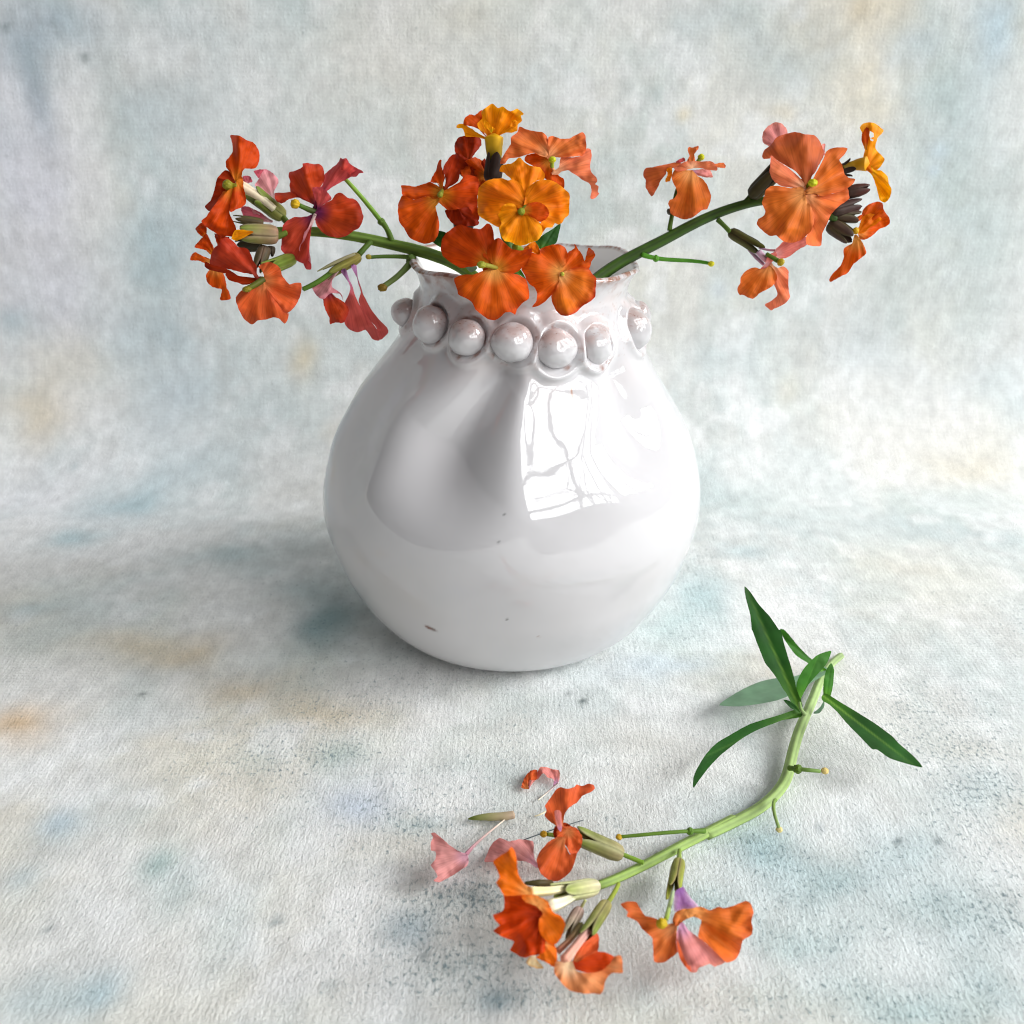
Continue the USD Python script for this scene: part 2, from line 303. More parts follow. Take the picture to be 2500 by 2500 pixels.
for win, label, bars in ((WINDOWS[0], 'painted casement window beyond the right end of the table', (('v', 0.1),)), (WINDOWS[1], 'painted casement window to the right in front of the table', (('v', -.38), ('v', .36), ('h', .28), ('h', -.45)))):
    wt = thing('window', label, 'window')
    hw, hh = win[4] / 2, win[5] / 2
    for (a, b_, c, d) in ((-hw - .08, hh, hw + .08, hh), (-hw - .08, -hh, hw + .08, -hh), (-hw, -hh + .041, -hw, hh - .041), (hw, -hh + .041, hw, hh - .041)):
        obj('frame_bar', window_part(win, a, b_, c, d, .08), M_FRAME, wt, smooth=False)
    for k, (o_, p_) in enumerate(bars):
        q_ = (p_, -hh + .042, p_, hh - .042) if o_ == 'v' else (-hw + .042, p_, hw - .042, p_)
        obj('glazing_bar', window_part(win, *q_, .085, .02 + .006 * k), M_FRAME, wt, smooth=False)

# ---------------------------------------------------------------- tubes and sheets
def frames(P):
    P = np.asarray(P, float); n = len(P)
    T = np.gradient(P, axis=0); T /= np.linalg.norm(T, axis=1, keepdims=True) + 1e-12
    N = np.zeros_like(P); r = np.array([0.3, 0.1, 0.95])
    v = r - T[0] * (r @ T[0]); N[0] = v / np.linalg.norm(v)
    for i in range(1, n):
        v = N[i - 1] - T[i] * (N[i - 1] @ T[i]); N[i] = v / (np.linalg.norm(v) + 1e-12)
    return T, N, np.cross(T, N)

def smooth_line(P, R, n):
    P = np.asarray(P, float); R = np.asarray(R, float)
    if len(P) == 2:
        t = np.linspace(0, 1, n)[:, None]; return P[0] + (P[1] - P[0]) * t, R[0] + (R[1] - R[0]) * t[:, 0]
    d = np.r_[0, np.cumsum(np.linalg.norm(np.diff(P, axis=0), axis=1))]; d /= d[-1]
    from scipy.interpolate import CubicSpline
    t = np.linspace(0, 1, n)
    return CubicSpline(d, P)(t), np.interp(t, d, R)

def tube(P, R, seg=12, n=28, ridge=0.0, nr=5, flat=None, seed=0):
    P, R = smooth_line(P, R, n)
    T, N, B = frames(P)
    th = np.linspace(0, 2 * np.pi, seg, endpoint=False)
    rr = R[:, None] * (1 + ridge * np.cos(nr * th))[None]
    rr = rr * (1 + 0.05 * (meshkit.noise(np.stack([np.arange(len(P))[:, None] * .35 + 0 * th, 0 * rr + th, 0 * rr + seed], -1), seed) - .5))
    V = P[:, None] + rr[..., None] * (np.cos(th)[None, :, None] * N[:, None] + np.sin(th)[None, :, None] * B[:, None])
    V = V.reshape(-1, 3); m = len(P)
    idx = np.arange(m * seg).reshape(m, seg)
    q = np.stack([idx[:-1], np.roll(idx[:-1], -1, 1), np.roll(idx[1:], -1, 1), idx[1:]], -1).reshape(-1, 4)
    f = np.vstack([q[:, [0, 1, 2]], q[:, [0, 2, 3]]])
    V = np.vstack([V, P[0] - T[0] * R[0] * .3, P[-1] + T[-1] * R[-1] * .5]); a, b = len(V) - 2, len(V) - 1
    f = np.vstack([f, np.stack([np.roll(idx[0], -1), idx[0], np.full(seg, a)], 1), np.stack([idx[-1], np.roll(idx[-1], -1), np.full(seg, b)], 1)])
    t = np.r_[np.repeat(np.linspace(0, 1, m), seg), 0, 1]
    ang = np.r_[np.tile(th, m), 0, 0]
    return (V, f), t, ang

def px_tube(parent, name, pts, col, seg=12, n=28, ridge=0.0, zmin=None, label=None, stripe=0.0, nr=5):
    if name == 'claw': stripe, ridge = .22, .14
    """pts: (px, py, D, radius in px); col: two hex colours from start to end."""
    p = np.array(pts, float)
    P = at(p[:, 0], p[:, 1], p[:, 2], zmin); R = p[:, 3] * p[:, 2] / FPX
    if zmin is not None:
        low = np.maximum(0, zmin + R - P[:, 2]); P[:, 2] += low
    m, t, ang = tube(P, R, seg, n, ridge, nr, seed=int(abs(p[0, 0] * 7 + p[0, 1])) % 997)
    c = lin(col[0])[None] * (1 - t[:, None]) + lin(col[1])[None] * t[:, None]
    if stripe: c = c * (1 + stripe * np.cos(nr * ang))[:, None]
    o = obj(name, m, M_GREEN, parent, tint=c)
    if label: tag(o.GetPrim(), label)
    return str(o.GetPrim().GetPath())

def knob(parent, name, x, y, D, r, col, zmin=None, flat=1.0):
    s = trimesh.creation.icosphere(3, 1.0); v = np.array(s.vertices)
    R = r * D / FPX
    v = v * (0.86 + 0.3 * meshkit.noise(v * 2.6 + x, 3))[:, None] * R
    v[:, 2] *= flat
    c = at(np.array(x), np.array(y), np.array(D))
    if zmin is not None: c = c + np.array([0, 0, max(0, zmin + R * .7 - c[2])])
    obj(name, (v + c, np.array(s.faces)), M_GREEN, parent, tint=np.repeat(lin(col)[None], len(v), 0) * (0.75 + .5 * meshkit.noise(v / R * 5, 9))[:, None])

def sepals(parent, base, tip, r, col, n=4, zmin=None, open_=0.15, phase=0.3, lens=(1, .93, 1, .9), wide=0.95):
    """A calyx: n long boat-shaped sepals round the axis base -> tip (px, py, D); r in px."""
    b, t_ = np.array(base, float), np.array(tip, float)
    P0, P1 = at(b[0], b[1], b[2]), at(t_[0], t_[1], t_[2]); R = r * b[2] / FPX
    if zmin is not None:
        P0 = P0 + np.array([0, 0, max(0, zmin + R - P0[2])]); P1 = P1 + np.array([0, 0, max(0, zmin + R - P1[2])])
    A = P1 - P0; L = np.linalg.norm(A); A /= L
    e = np.array([0, 0, 1.0]) - A * A[2]; e /= np.linalg.norm(e); g = np.cross(A, e)
    nt, na = 18, 9
    for k in range(n):
        u = np.linspace(0, 1, nt); w = np.linspace(-1, 1, na)
        prof = np.interp(u, [0, .06, .2, .55, .85, 1], [.55, .85, 1.0, 1.0, .98 + open_, .9 + open_ * 2])
        half = np.interp(u, [0, .1, .6, .85, .95, 1], [.9, 1, .95, .7, .42, .06]) * wide * math.pi / n * 1.12
        ph = phase + k * 2 * math.pi / n
        ang = ph + half[:, None] * w[None]
        rad = R * prof[:, None] * (1 + .10 * (1 - w[None] ** 2)) + (0.00006 if k % 2 else 0)
        V = P0 + (u * L * lens[k % len(lens)])[:, None, None] * A + rad[..., None] * (np.cos(ang)[..., None] * e + np.sin(ang)[..., None] * g)
        # give it thickness
        Vi = P0 + (u * L * lens[k % len(lens)])[:, None, None] * A + (rad - R * .12)[..., None] * (np.cos(ang)[..., None] * e + np.sin(ang)[..., None] * g)
        idx = np.arange(nt * na).reshape(nt, na)
        q = np.stack([idx[:-1, :-1], idx[:-1, 1:], idx[1:, 1:], idx[1:, :-1]], -1).reshape(-1, 4)
        m = nt * na
        rim = np.r_[idx[0], idx[1:, -1], idx[-1, -2::-1], idx[-2:0:-1, 0]]; rn = np.roll(rim, -1)
        q2 = np.stack([rim, rn, rn + m, rim + m], 1)
        faces = np.vstack([q, q[:, ::-1] + m, q2[:, ::-1]])
        allv = np.vstack([V.reshape(-1, 3), Vi.reshape(-1, 3)])
        if zmin is not None: allv[:, 2] = np.maximum(allv[:, 2], 0.0004)
        uu = np.repeat(u, na); cc = lin(col[0])[None] * (1 - uu[:, None]) + lin(col[1])[None] * uu[:, None]
        if len(col) > 2:
            k2 = np.clip((np.tile(np.abs(w), nt) - .45) * 2, 0, 1)[:, None]; cc = cc * (1 - k2) + lin(col[2])[None] * k2
        cc = cc * (0.85 + 0.15 * np.cos(np.tile(w, nt) * 9))[:, None] + np.array([.014, .009, .006]); cc = cc * (.8 + .4 * meshkit.fbm(np.stack([np.tile(w, nt) * 2, uu * 6, 0 * uu + k], -1), 3, int(b[0]) % 91))[:, None]
        obj('sepal', (allv, faces), M_GREEN, parent, smooth=50 if False else True, tint=np.vstack([cc, cc]))

COL = {  # throat, middle, edge
    'red': ('#cc7a1c', '#ca4a08', '#b4380a'), 'dred': ('#963408', '#a43206', '#902408'), 'rred': ('#94382a', '#bc4024', '#b03422'),
    'org': ('#eaa758', '#e06410', '#d04a10'), 'dorg': ('#d08a2c', '#d65808', '#c84808'), 'yel': ('#e08008', '#f2930a', '#ffb408'), 'yel2': ('#d8c018', '#fba406', '#ffb60a'),
    'yorg': ('#e8860c', '#e87808', '#f59a0a'), 'sal': ('#e8a070', '#e07c3c', '#dc6c44'), 'dsal': ('#c8784c', '#cc6a36', '#c86446'), 'lsal': ('#f0b898', '#e8865c', '#e47a64'), 'osal': ('#eaa060', '#e0782c', '#d96c3c'),
    'rose': ('#722a5a', '#cc4e36', '#c04450'), 'rosed': ('#7a2c5c', '#c85048', '#c04c54'), 'roseo': ('#642050', '#c4481e', '#b83a34'), 'pink': ('#f2d4d0', '#e8a2a4', '#dc8492'), 'pinkd': ('#e6b4b8', '#c8606c', '#b84a5a'),
    'ppk': ('#c890b0', '#de8a86', '#e08a78'), 'purp': ('#a06ab0', '#93559a', '#e2c8da'), 'cream': ('#f6efd6', '#f2dfb0', '#eaa850'), 'peach': ('#f4d2a8', '#ee9a62', '#e4783e'), 'mor': ('#cc7c4c', '#dc6632', '#d66040'),
    'gor': ('#f0a860', '#ee7a10', '#e8680c'), 'gred': ('#a83004', '#ca4006', '#d04c08'), 'hang': ('#b880b0', '#cc584c', '#c45450'), 'fpk': ('#d8a0b0', '#e39c98', '#dc8c88'), 'rsal': ('#dd9ea0', '#d8766a', '#d26a5e'), 'edge': ('#eab070', '#e27a22', '#b82c1c'),
    'leaf': ('#3f6e18', '#1f4f14', '#1f4c14'), 'leaf2': ('#568f18', '#36701a', '#34701a'), 'leafg': ('#6f8f70', '#6a8c6e', '#5d8064'),
}
def arr(txt): return np.array([float(t) for t in txt.replace(',', ' ').split()]).reshape(-1, 2)

def outline(p, jag, seed, step):
    n = len(p); out = []
    for i in range(n):
        p0, p1, p2, p3 = p[i - 1], p[i], p[(i + 1) % n], p[(i + 2) % n]
        L = np.linalg.norm(p2 - p1); k = max(2, int(L / step))
        for t in np.linspace(0, 1, k, endpoint=False):
            cr = .5 * ((2 * p1) + (p2 - p0) * t + (2 * p0 - 5 * p1 + 4 * p2 - p3) * t * t + (3 * p1 - p0 - 3 * p2 + p3) * t ** 3)
            li = p1 + (p2 - p1) * t
            out.append(.65 * cr + .35 * li)
    out = np.array(out)
    if jag:
        r = np.random.default_rng(seed); j = r.normal(0, 1, (len(out), 2)); j = (j + np.roll(j, 1, 0)) / 2
        out = out + j * jag
    pg = Polygon(out)
    if not pg.is_valid: pg = pg.buffer(0)
    if pg.geom_type != 'Polygon': pg = max(pg.geoms, key=lambda g: g.area)
    return pg

def sheet(pts, hinge, D, s=-.05, q=.25, tilt=(0, 0), cup=0.0, ruf=.10, waves=6, seed=0, jag=.5, zmin=None, holes=(), midrib=0.0, off=0.0, hz=None, curl=0.0, wedge=True, res=26):
    """A thin petal or leaf with this outline; it leaves its hinge with slope s and bends by q, cups across, and ruffles towards its edge."""
    pts = np.asarray(pts, float); ext = np.ptp(pts, axis=0).max()
    h = float(np.clip(ext / res, 1.3, 9))
    pg = outline(pts, jag, seed, h * .8)
    hp_ = shapely.Point(*hinge); RR = max(np.linalg.norm(pts - np.asarray(hinge), axis=1).max(), 1)
    if wedge and pg.distance(hp_) < .30 * RR and pg.buffer(-.02 * RR).distance(hp_) > 0:
        near = pg.intersection(hp_.buffer(max(pg.distance(hp_) * 1.25 + .06 * RR, .14 * RR)))
        if not near.is_empty: pg = pg.union(shapely.unary_union([near, hp_.buffer(.035 * RR)]).convex_hull)
    for hp in holes: pg = pg.difference(Polygon(hp))
    if pg.geom_type != 'Polygon': pg = max(pg.geoms, key=lambda g: g.area)
    ring = []
    for rg in [pg.exterior, *pg.interiors]:
        c = np.array(rg.coords)[:-1]; ring.append(c)
    ring = np.vstack(ring)
    x0, y0, x1, y1 = pg.bounds
    gx, gy = np.meshgrid(np.arange(x0, x1, h), np.arange(y0, y1, h * .866)); gx[1::2] += h / 2
    g = np.stack([gx.ravel(), gy.ravel()], 1)
    inner = pg.buffer(-h * .45)
    g = g[shapely.contains_xy(inner, g[:, 0], g[:, 1])] if not inner.is_empty else g[:0]
    V2 = np.vstack([ring, g])
    tri = Delaunay(V2).simplices
    cen = V2[tri].mean(1)
    a = V2[tri]; ar = np.abs((a[:, 1] - a[:, 0])[:, 0] * (a[:, 2] - a[:, 0])[:, 1] - (a[:, 1] - a[:, 0])[:, 1] * (a[:, 2] - a[:, 0])[:, 0])
    tri = tri[shapely.contains_xy(pg, cen[:, 0], cen[:, 1]) & (ar > 1e-3)]
    hinge = np.asarray(hinge, float)
    v = V2 - hinge
    R = np.linalg.norm(ring - hinge, axis=1).max()
    c0 = np.array(pg.centroid.coords[0]) - hinge; ax = c0 / (np.linalg.norm(c0) + 1e-9)
    al = v @ ax; pe = v @ np.array([-ax[1], ax[0]])
    r = np.linalg.norm(v, axis=1) / R; ang = np.arctan2(pe, al + R * .12)
    Lm = R * D / FPX
    rng = np.random.default_rng(seed + 17)
    ph = rng.uniform(0, 6.28, 3)
    nz = meshkit.fbm(np.stack([V2[:, 0] / R * 2.2, V2[:, 1] / R * 2.2, 0 * r + seed], -1), 3, seed) - .5
    nz2 = meshkit.fbm(np.stack([V2[:, 0] / R * 5.5, V2[:, 1] / R * 5.5, 0 * r + seed * 2], -1), 2, seed + 5) - .5
    dist = shapely.distance(pg.exterior, shapely.points(V2)) / R
    edge = np.exp(-dist / .10)
    ruffle = 2.9 * ruf * r ** 1.4 * (.5 * np.sin(waves * ang + ph[0]) + .3 * np.sin(waves * 1.9 * ang + ph[1] + r * 2) + 1.5 * nz + .7 * nz2) + .35 * ruf * edge * np.sin(waves * 3.1 * ang + ph[2])
    dD = Lm * (s * r + q * r * r + cup * (pe / R) ** 2 + ruffle + curl * edge * .25) + (v[:, 0] * tilt[0] + v[:, 1] * tilt[1]) * D / FPX + off * .001
    if midrib: dD = dD + Lm * midrib * np.exp(-(pe / R / .035) ** 2)
    P = at(V2[:, 0], V2[:, 1], D + dD, zmin)
    # faces turned to the camera
    t = P[tri]; nrm = np.cross(t[:, 1] - t[:, 0], t[:, 2] - t[:, 0]); flip = ((CAM - t.mean(1)) * nrm).sum(1) < 0
    tri[flip] = tri[flip][:, ::-1]
    return P, tri, r, ang, dist, pe / R, nz

def petal_mesh(col, pts, hinge, D, seed=0, thr=1.0, **k):
    P, F, r, ang, dist, pe, nz = sheet(pts, hinge, D, seed=seed, **k)
    c0, c1, c2 = (lin(x) for x in COL[col])
    a = np.clip((r - .06) / .34 / thr, 0, 1)[:, None]; a = a * a * (3 - 2 * a)
    c = c0 * (1 - a) + c1 * a
    e = np.clip(np.exp(-dist / .09) * .7 + np.clip(r - .72, 0, 1) * 1.1 + nz * .5, 0, 1)[:, None] * a
    c = c * (1 - e) + c2 * e
    c = c * (1 + .25 * nz[:, None])
    if col not in ('hang', 'fpk', 'pink', 'pinkd', 'ppk', 'purp', 'cream', 'rosed', 'rsal', 'peach'): c = c * np.array([.96, .86, .72])
    return P, F, np.clip(c, 0, 1), np.stack([ang, r], 1)

seed_n = [10]
class Crop:
    def __init__(s, x, y, k): s.o = np.array([x, y], float); s.k = k
    def __call__(s, *a):
        p = arr(a[0]) if isinstance(a[0], str) else np.array(a, float).reshape(-1, 2)
        return s.o + p / s.k
    def one(s, x, y): return tuple(s.o + np.array([x, y]) / s.k)
    def r(s, v): return v / s.k

def flower(sprig, crop, D, throat, petals, tilt=(0, 0), zmin=None, lift=.4, label=None, thr=0, thr_col='#5a2408', **kw):
    """petals, back to front: (colour, outline, options); option h moves the hinge, folds adds pieces turned over."""
    f = thing('flower', parent=sprig)
    if label: stage.GetPrimAtPath(f).SetCustomDataByKey('label', label)
    if thr:
        a_ = np.linspace(0, 2 * np.pi, 14, endpoint=False); c_ = np.array(throat, float)
        P, F, r, ang, dist, pe, nz = sheet(crop(np.stack([c_[0] + thr * np.cos(a_), c_[1] + thr * np.sin(a_)], 1)), crop.one(*throat), D, s=-.35, q=.0, tilt=tilt, off=1.5, seed=3, wedge=False, zmin=zmin)
        obj('throat', (P, F), M_PETAL, f, tint=np.repeat(lin(thr_col)[None], len(P), 0), uv=np.stack([ang, r], 1))
    for i, (col, txt, op) in enumerate(petals):
        op = dict(op); h = op.pop('h', throat); fold = op.pop('folds', []); nm = op.pop('n', 'petal'); lb = op.pop('label', None)
        hole = [crop(x) for x in op.pop('holes', [])]
        seed_n[0] += 1
        hz = np.array(crop.one(*h)); th = np.array(crop.one(*throat))
        args = dict(tilt=tilt, zmin=zmin, off=op.pop('off', -lift * i), **kw); args.update(op)
        Dp = D + ((hz - th)[0] * tilt[0] + (hz - th)[1] * tilt[1]) * D / FPX
        P, F, c, uv = petal_mesh(col, crop(txt), hz, Dp, seed=seed_n[0], holes=hole, **args)
        for (fc, ft) in fold:
            a2 = dict(args); a2['off'] = args['off'] - .7
            P2, F2, c2, uv2 = petal_mesh(fc, crop(ft), hz, Dp, seed=seed_n[0], **a2)
            F = np.vstack([F, F2 + len(P)]); P = np.vstack([P, P2]); c = np.vstack([c, c2]); uv = np.vstack([uv, uv2])
        o = obj(nm, (P, F), M_PETAL, f, tint=c, uv=uv)
        if lb: tag(o.GetPrim(), lb)
    return f

def T(crop, D, *pts):
    """Tube points in a crop's coordinates: (x, y, radius[, dD in mm])."""
    return [(*crop.one(p[0], p[1]), D + (p[3] * .001 if len(p) > 3 else 0), crop.r(p[2])) for p in pts]
def Pt(crop, x, y, D): return (*crop.one(x, y), D)

A = Crop(440, 300, 5.367); B = Crop(440, 540, 5.367); C = Crop(660, 360, 6.44); Dd = Crop(960, 240, 6.44); E = Crop(1180, 300, 6.44); Fc = Crop(1060, 520, 4.6)
G = Crop(1560, 340, 8.05); H = Crop(1820, 280, 5.084); I = Crop(1740, 500, 6.9); J = Crop(1160, 2040, 4.83); K = Crop(1020, 1860, 4.391); L = Crop(1480, 2060, 5.084)
Mc = Crop(1640, 1400, 2.927); N = Crop(920, 230, 3.22); O = Crop(440, 280, 3.33); Pc = Crop(1500, 260, 2.683); Q = Crop(1000, 1840, 2.1467); W = Crop(0, 0, .7728)

# ---------------------------------------------------------------- bare shrub outside the front window (seen mirrored in the glaze)
def shrub(win, seed):
    pos, wx, wy, wz, w, h = win
    r = np.random.default_rng(seed)
    t = thing('shrub', 'bare branching shrub outside the front window', 'shrub')
    def P3(u, v, k): return pos + wx * u + wy * v - wz * (.12 + k)
    def grow(u, v, ang, ln, rad, depth, name):
        pts = [(u, v)]; a = ang
        for i in range(5):
            a += r.normal(0, .22); u += math.cos(a) * ln / 5; v += math.sin(a) * ln / 5; pts.append((u, v))
        kk = r.uniform(0, .10)
        m, tt, an = tube([P3(x, y, kk) for x, y in pts], np.linspace(rad, rad * .55, 6), 8, 14)
        obj(name, m, M_BRANCH, t)
        if depth:
            for q in (2, 3, 5):
                grow(*pts[q], ang + r.choice([-1, 1]) * r.uniform(.4, .9), ln * r.uniform(.55, .8), rad * .6, depth - 1, 'branch')
    grow(-.25, -h * .65, 1.35, 1.0, .040, 2, 'trunk')
    grow(.55, -h * .65, 1.75, .9, .034, 2, 'trunk')
shrub(WINDOWS[1], 4)

# ---------------------------------------------------------------- vase
AX = np.array([0.0, 0.0072])
zk = np.array([0, .0016, .00528, .0132, .02376, .03696, .05104, .06512, .07744, .0830, .0870, .0913, .0952, .0982])
rk = np.array([.0275, .0306, .0357, .0417, .0465, .0492, .0463, .0392, .0310, .0272, .0250, .0246, .0256, .0276])
prof = PchipInterpolator(zk, rk)
def shift_x(z): return .0030 * np.clip((z - .066) / .022, 0, 1) ** 1.2
BEADS = [(977, 763, 31, 31), (1041, 794, 36, 42), (1134, 828, 40, 41), (1249, 840, 45, 44), (1360, 855, 46, 45), (1458, 847, 37, 43), (1552, 805, 39, 47), (1570, 776, 34, 36)]
def surf_hit(px, py, grow=0.0):
    d = ray(np.array(px), np.array(py)); t = np.linspace(.14, .36, 6000)
    p = CAM + t[:, None] * d
    rr = np.hypot(p[:, 0] - shift_x(p[:, 2]), p[:, 1] - AX[1]); e = rr - prof(np.clip(p[:, 2], 0, .0982)) - grow
    i = np.argmax(e < 0) if (e < 0).any() else np.argmin(e)
    q = p[i]; return math.atan2(q[0] - shift_x(q[2]), -(q[1] - AX[1])), q[2], q      # angle from the front, to the right
def ring_hit(px, py, Rb):
    d = ray(np.array(px), np.array(py)); t = np.linspace(.14, .36, 8000); p = CAM + t[:, None] * d
    e = np.hypot(p[:, 0] - .0020, p[:, 1] - AX[1]) - Rb
    i = np.argmax(e < 0) if (e < 0).any() else np.argmin(e)
    q = p[i]; return math.atan2(q[0] - .0020, -(q[1] - AX[1])), q[2], q
bead_list = []
for (bx, by, rx, ry) in BEADS:
    th, z, q = ring_hit(bx, by, .0290)
    D = (q - CAM) @ FWD; bead_list.append((th, z, 1.17 * rx * D / FPX, 1.12 * ry * D / FPX))
ths = [b[0] for b in bead_list]
th0, th1 = bead_list[-1][0], bead_list[0][0] + 2 * math.pi
nb = 5
for k in range(1, nb + 1):
    u = k / (nb + 1); th = th0 + (th1 - th0) * u
    bead_list.append((th, bead_list[-1][1] * 0 + .0835 + .0008 * math.sin(k * 2.1), .0036, .0037))
bth = np.array([((b[0] + math.pi) % (2 * math.pi)) - math.pi for b in bead_list]); bz = np.array([b[1] for b in bead_list]); br = np.array([(b[2] + b[3]) / 2 for b in bead_list])
o_ = np.argsort(bth); zc_th = np.r_[bth[o_] - 2 * np.pi, bth[o_], bth[o_] + 2 * np.pi]; zc_z = np.tile(bz[o_], 3)

def dent_points(*pp): return [surf_hit(x, y)[:2] for x, y in pp]
DENTS = [(dent_points((1222, 925), (1085, 1125)), (.0040, .0090), (.0044, .0072)), (dent_points((1505, 930), (1550, 1035)), (.0050, .0090), (.0022, .0040)), (dent_points((965, 930), (880, 1060)), (.006, .010), (.0010, .0024)),
         ([(math.radians(118), .072), (math.radians(122), .055)], (.006, .011), (.003, .005)), ([(math.radians(-140), .072), (math.radians(-146), .055)], (.006, .011), (.003, .005))]
def vase_r(th, z, outer=True):
    r = prof(np.clip(z, 0, .0982))
    dth = lambda a, b: (a - b + np.pi) % (2 * np.pi) - np.pi
    for (seg, wd, dp) in DENTS:
        (t0, z0), (t1, z1) = seg
        rr = .040
        ux, uz = dth(t1, t0) * rr, z1 - z0; LL = ux * ux + uz * uz
        qx, qz = dth(th, t0) * rr, z - z0
        k = np.clip((qx * ux + qz * uz) / LL, 0, 1)
        d2 = (qx - k * ux) ** 2 + (qz - k * uz) ** 2
        w = wd[0] + (wd[1] - wd[0]) * k; dep = dp[0] + (dp[1] - dp[0]) * k
        r = r - dep * np.exp(-d2 / w ** 2)
        r = r + dep * .14 * np.exp(-((np.sqrt(d2) - 1.9 * w) / (w * .7)) ** 2)
    if outer:
        zc = np.interp(th, zc_th, zc_z)
        r = r + .0015 * np.exp(-((z - zc) / .0050) ** 2)
        for (bt, z_, b_) in zip(bth, bz, br):
            d = np.hypot(dth(th, bt) * .0285, z - z_)
            r = r + .0014 * np.exp(-((d - b_ * 1.16) / .0012) ** 2)
    return r
def rim_dz(th):  # the rim is uneven: high at the left, dipping in front
    return .0016 * np.sin(-th) * (th < 0) + .0011 * np.cos(th) - .0006 + .0009 * np.sin(3 * th + 1.0) + .0005 * np.sin(7 * th)
def build_vase():
    nt = 520; th = np.linspace(-np.pi, np.pi, nt, endpoint=False)
    zo = np.unique(np.r_[np.linspace(0, .004, 14), np.linspace(.004, .070, 150), np.linspace(.070, .0982, 100)])
    rows = []; kind = []
    def ring(r, z, k, lift):
        zz = z + rim_dz(th) * lift
        x = shift_x(zz) + r * np.sin(th); y = AX[1] - r * np.cos(th)
        rows.append(np.stack([x, y, zz], 1)); kind.append(k)
    for r in (.001, .012, .024): ring(np.full(nt, r), 0.0006 if r < .02 else .0003, 0, 0)
    for z in zo:
        lf = np.clip((z - .084) / .0142, 0, 1) ** 2
        wob = .0007 * (meshkit.fbm(np.stack([np.sin(th) * 1.6, np.cos(th) * 1.6, np.full(nt, z * 40)], -1), 2, 4) - .5)
        ring(vase_r(th, np.full(nt, z)) + wob, z, 0, lf)
    # lip and inner wall
    ro = vase_r(th, np.full(nt, .0982))
    ring(ro - .0004, .0988, 1, 1); ring(ro - .0009, .0989, 1, 1); ring(ro - .0015, .0987, 1, 1); ring(ro - .0019, .0981, 2, 1)
    for z in np.linspace(.0962, .006, 90):
        lf = np.clip((z - .084) / .0142, 0, 1) ** 2
        ring(vase_r(th, np.full(nt, z), False) - .0020 - .001 * np.clip((.0982 - z) / .01, 0, 1), z, 2, lf)
    ring(np.full(nt, .001), .005, 2, 0)
    R = len(rows); V = np.vstack(rows); idx = np.arange(R * nt).reshape(R, nt)
    q = np.stack([idx[:-1], np.roll(idx[:-1], -1, 1), np.roll(idx[1:], -1, 1), idx[1:]], -1).reshape(-1, 4)
    K = np.repeat(kind, nt); TH = np.tile(th, R); Z = V[:, 2]
    c = np.ones((len(V), 3)) * lin('#c8c6c8')
    n1 = meshkit.fbm(V * 420, 4, 21); n2 = meshkit.fbm(V * 1500, 3, 22); n3 = meshkit.fbm(V * 150, 3, 23)
    zc = np.interp(TH, zc_th, zc_z)
    def lay(h, a):
        nonlocal c
        a = np.clip(a, 0, 1)[:, None]; c = c * (1 - a) + lin(h) * a
    dd = np.min(np.stack([np.abs(np.hypot(((TH - b + np.pi) % (2 * np.pi) - np.pi) * .0285, Z - z_) - r_ * 1.02) for b, z_, r_ in zip(bth, bz, br)]), 0)
    lay('#d9c6c2', np.clip((n3 - .45) * 4, 0, 1) * np.exp(-((Z - zc - .004) / .010) ** 2) * .55)          # thin glaze over the clay
    lay('#8a5a48', np.clip((n1 - .58) * 9, 0, 1) * np.exp(-(dd / .0009) ** 2) * .8)
    lay('#a58070', np.clip((n2 - .64) * 9, 0, 1) * np.exp(-np.clip(Z - zc, 0, 1) / .03) * (Z > zc - .004) * .4)
    lay('#a98678', np.clip((n1 - .50) * 6, 0, 1) * np.clip((Z - .091) / .008, 0, 1) * (K < 2) * .55)
    lay('#8d5d47', np.clip((n2 * .5 + n1 * .5 - .44) * 9, 0, 1) * (K == 1) * .9)
    lay('#8d5d47', np.clip((n2 * .5 + n1 * .5 - .47) * 9, 0, 1) * np.exp(-np.abs(Z - .0982 - rim_dz(TH)) / .0006) * (K < 2) * .8)
    lay('#f2f2f2', (K == 2) * 1.0)  # inner wall painted whiter than outside, for light bouncing within the mouth
    # two chips and pinholes
    for (x, y, w, hh_, h) in ((1054, 1535, .0013, .0006, '#4a2010'), (1046, 1532, .0009, .0006, '#6a3018'), (1316, 1555, .0003, .0003, '#8a6050'), (1239, 1513, .0003, .0003, '#3a3a3a'), (1396, 960, .0003, .0016, '#b08a78'), (1233, 1253, .0003, .0003, '#8a8a8a'), (1218, 1320, .00025, .00025, '#8a8a8a'), (1145, 700, .0004, .0004, '#7a5a50')):
        t_, z_, p = surf_hit(x, y)
        rr = math.hypot(p[0], p[1] - AX[1]); dx = ((TH - t_ + np.pi) % (2 * np.pi) - np.pi) * rr; dz = Z - z_ + dx * .25
        lay(h, np.exp(-((dx / w) ** 2 + (dz / hh_) ** 2) ** 2) * (K == 0) * (.6 + .8 * n2))
    return (V, q), c
vase = thing('vase', 'round white glazed ceramic vase with a beaded collar and pinched dents, holding orange flowers', 'vase')
vm, vc = build_vase()
obj('body', vm, M_GLAZE, vase, tint=vc)
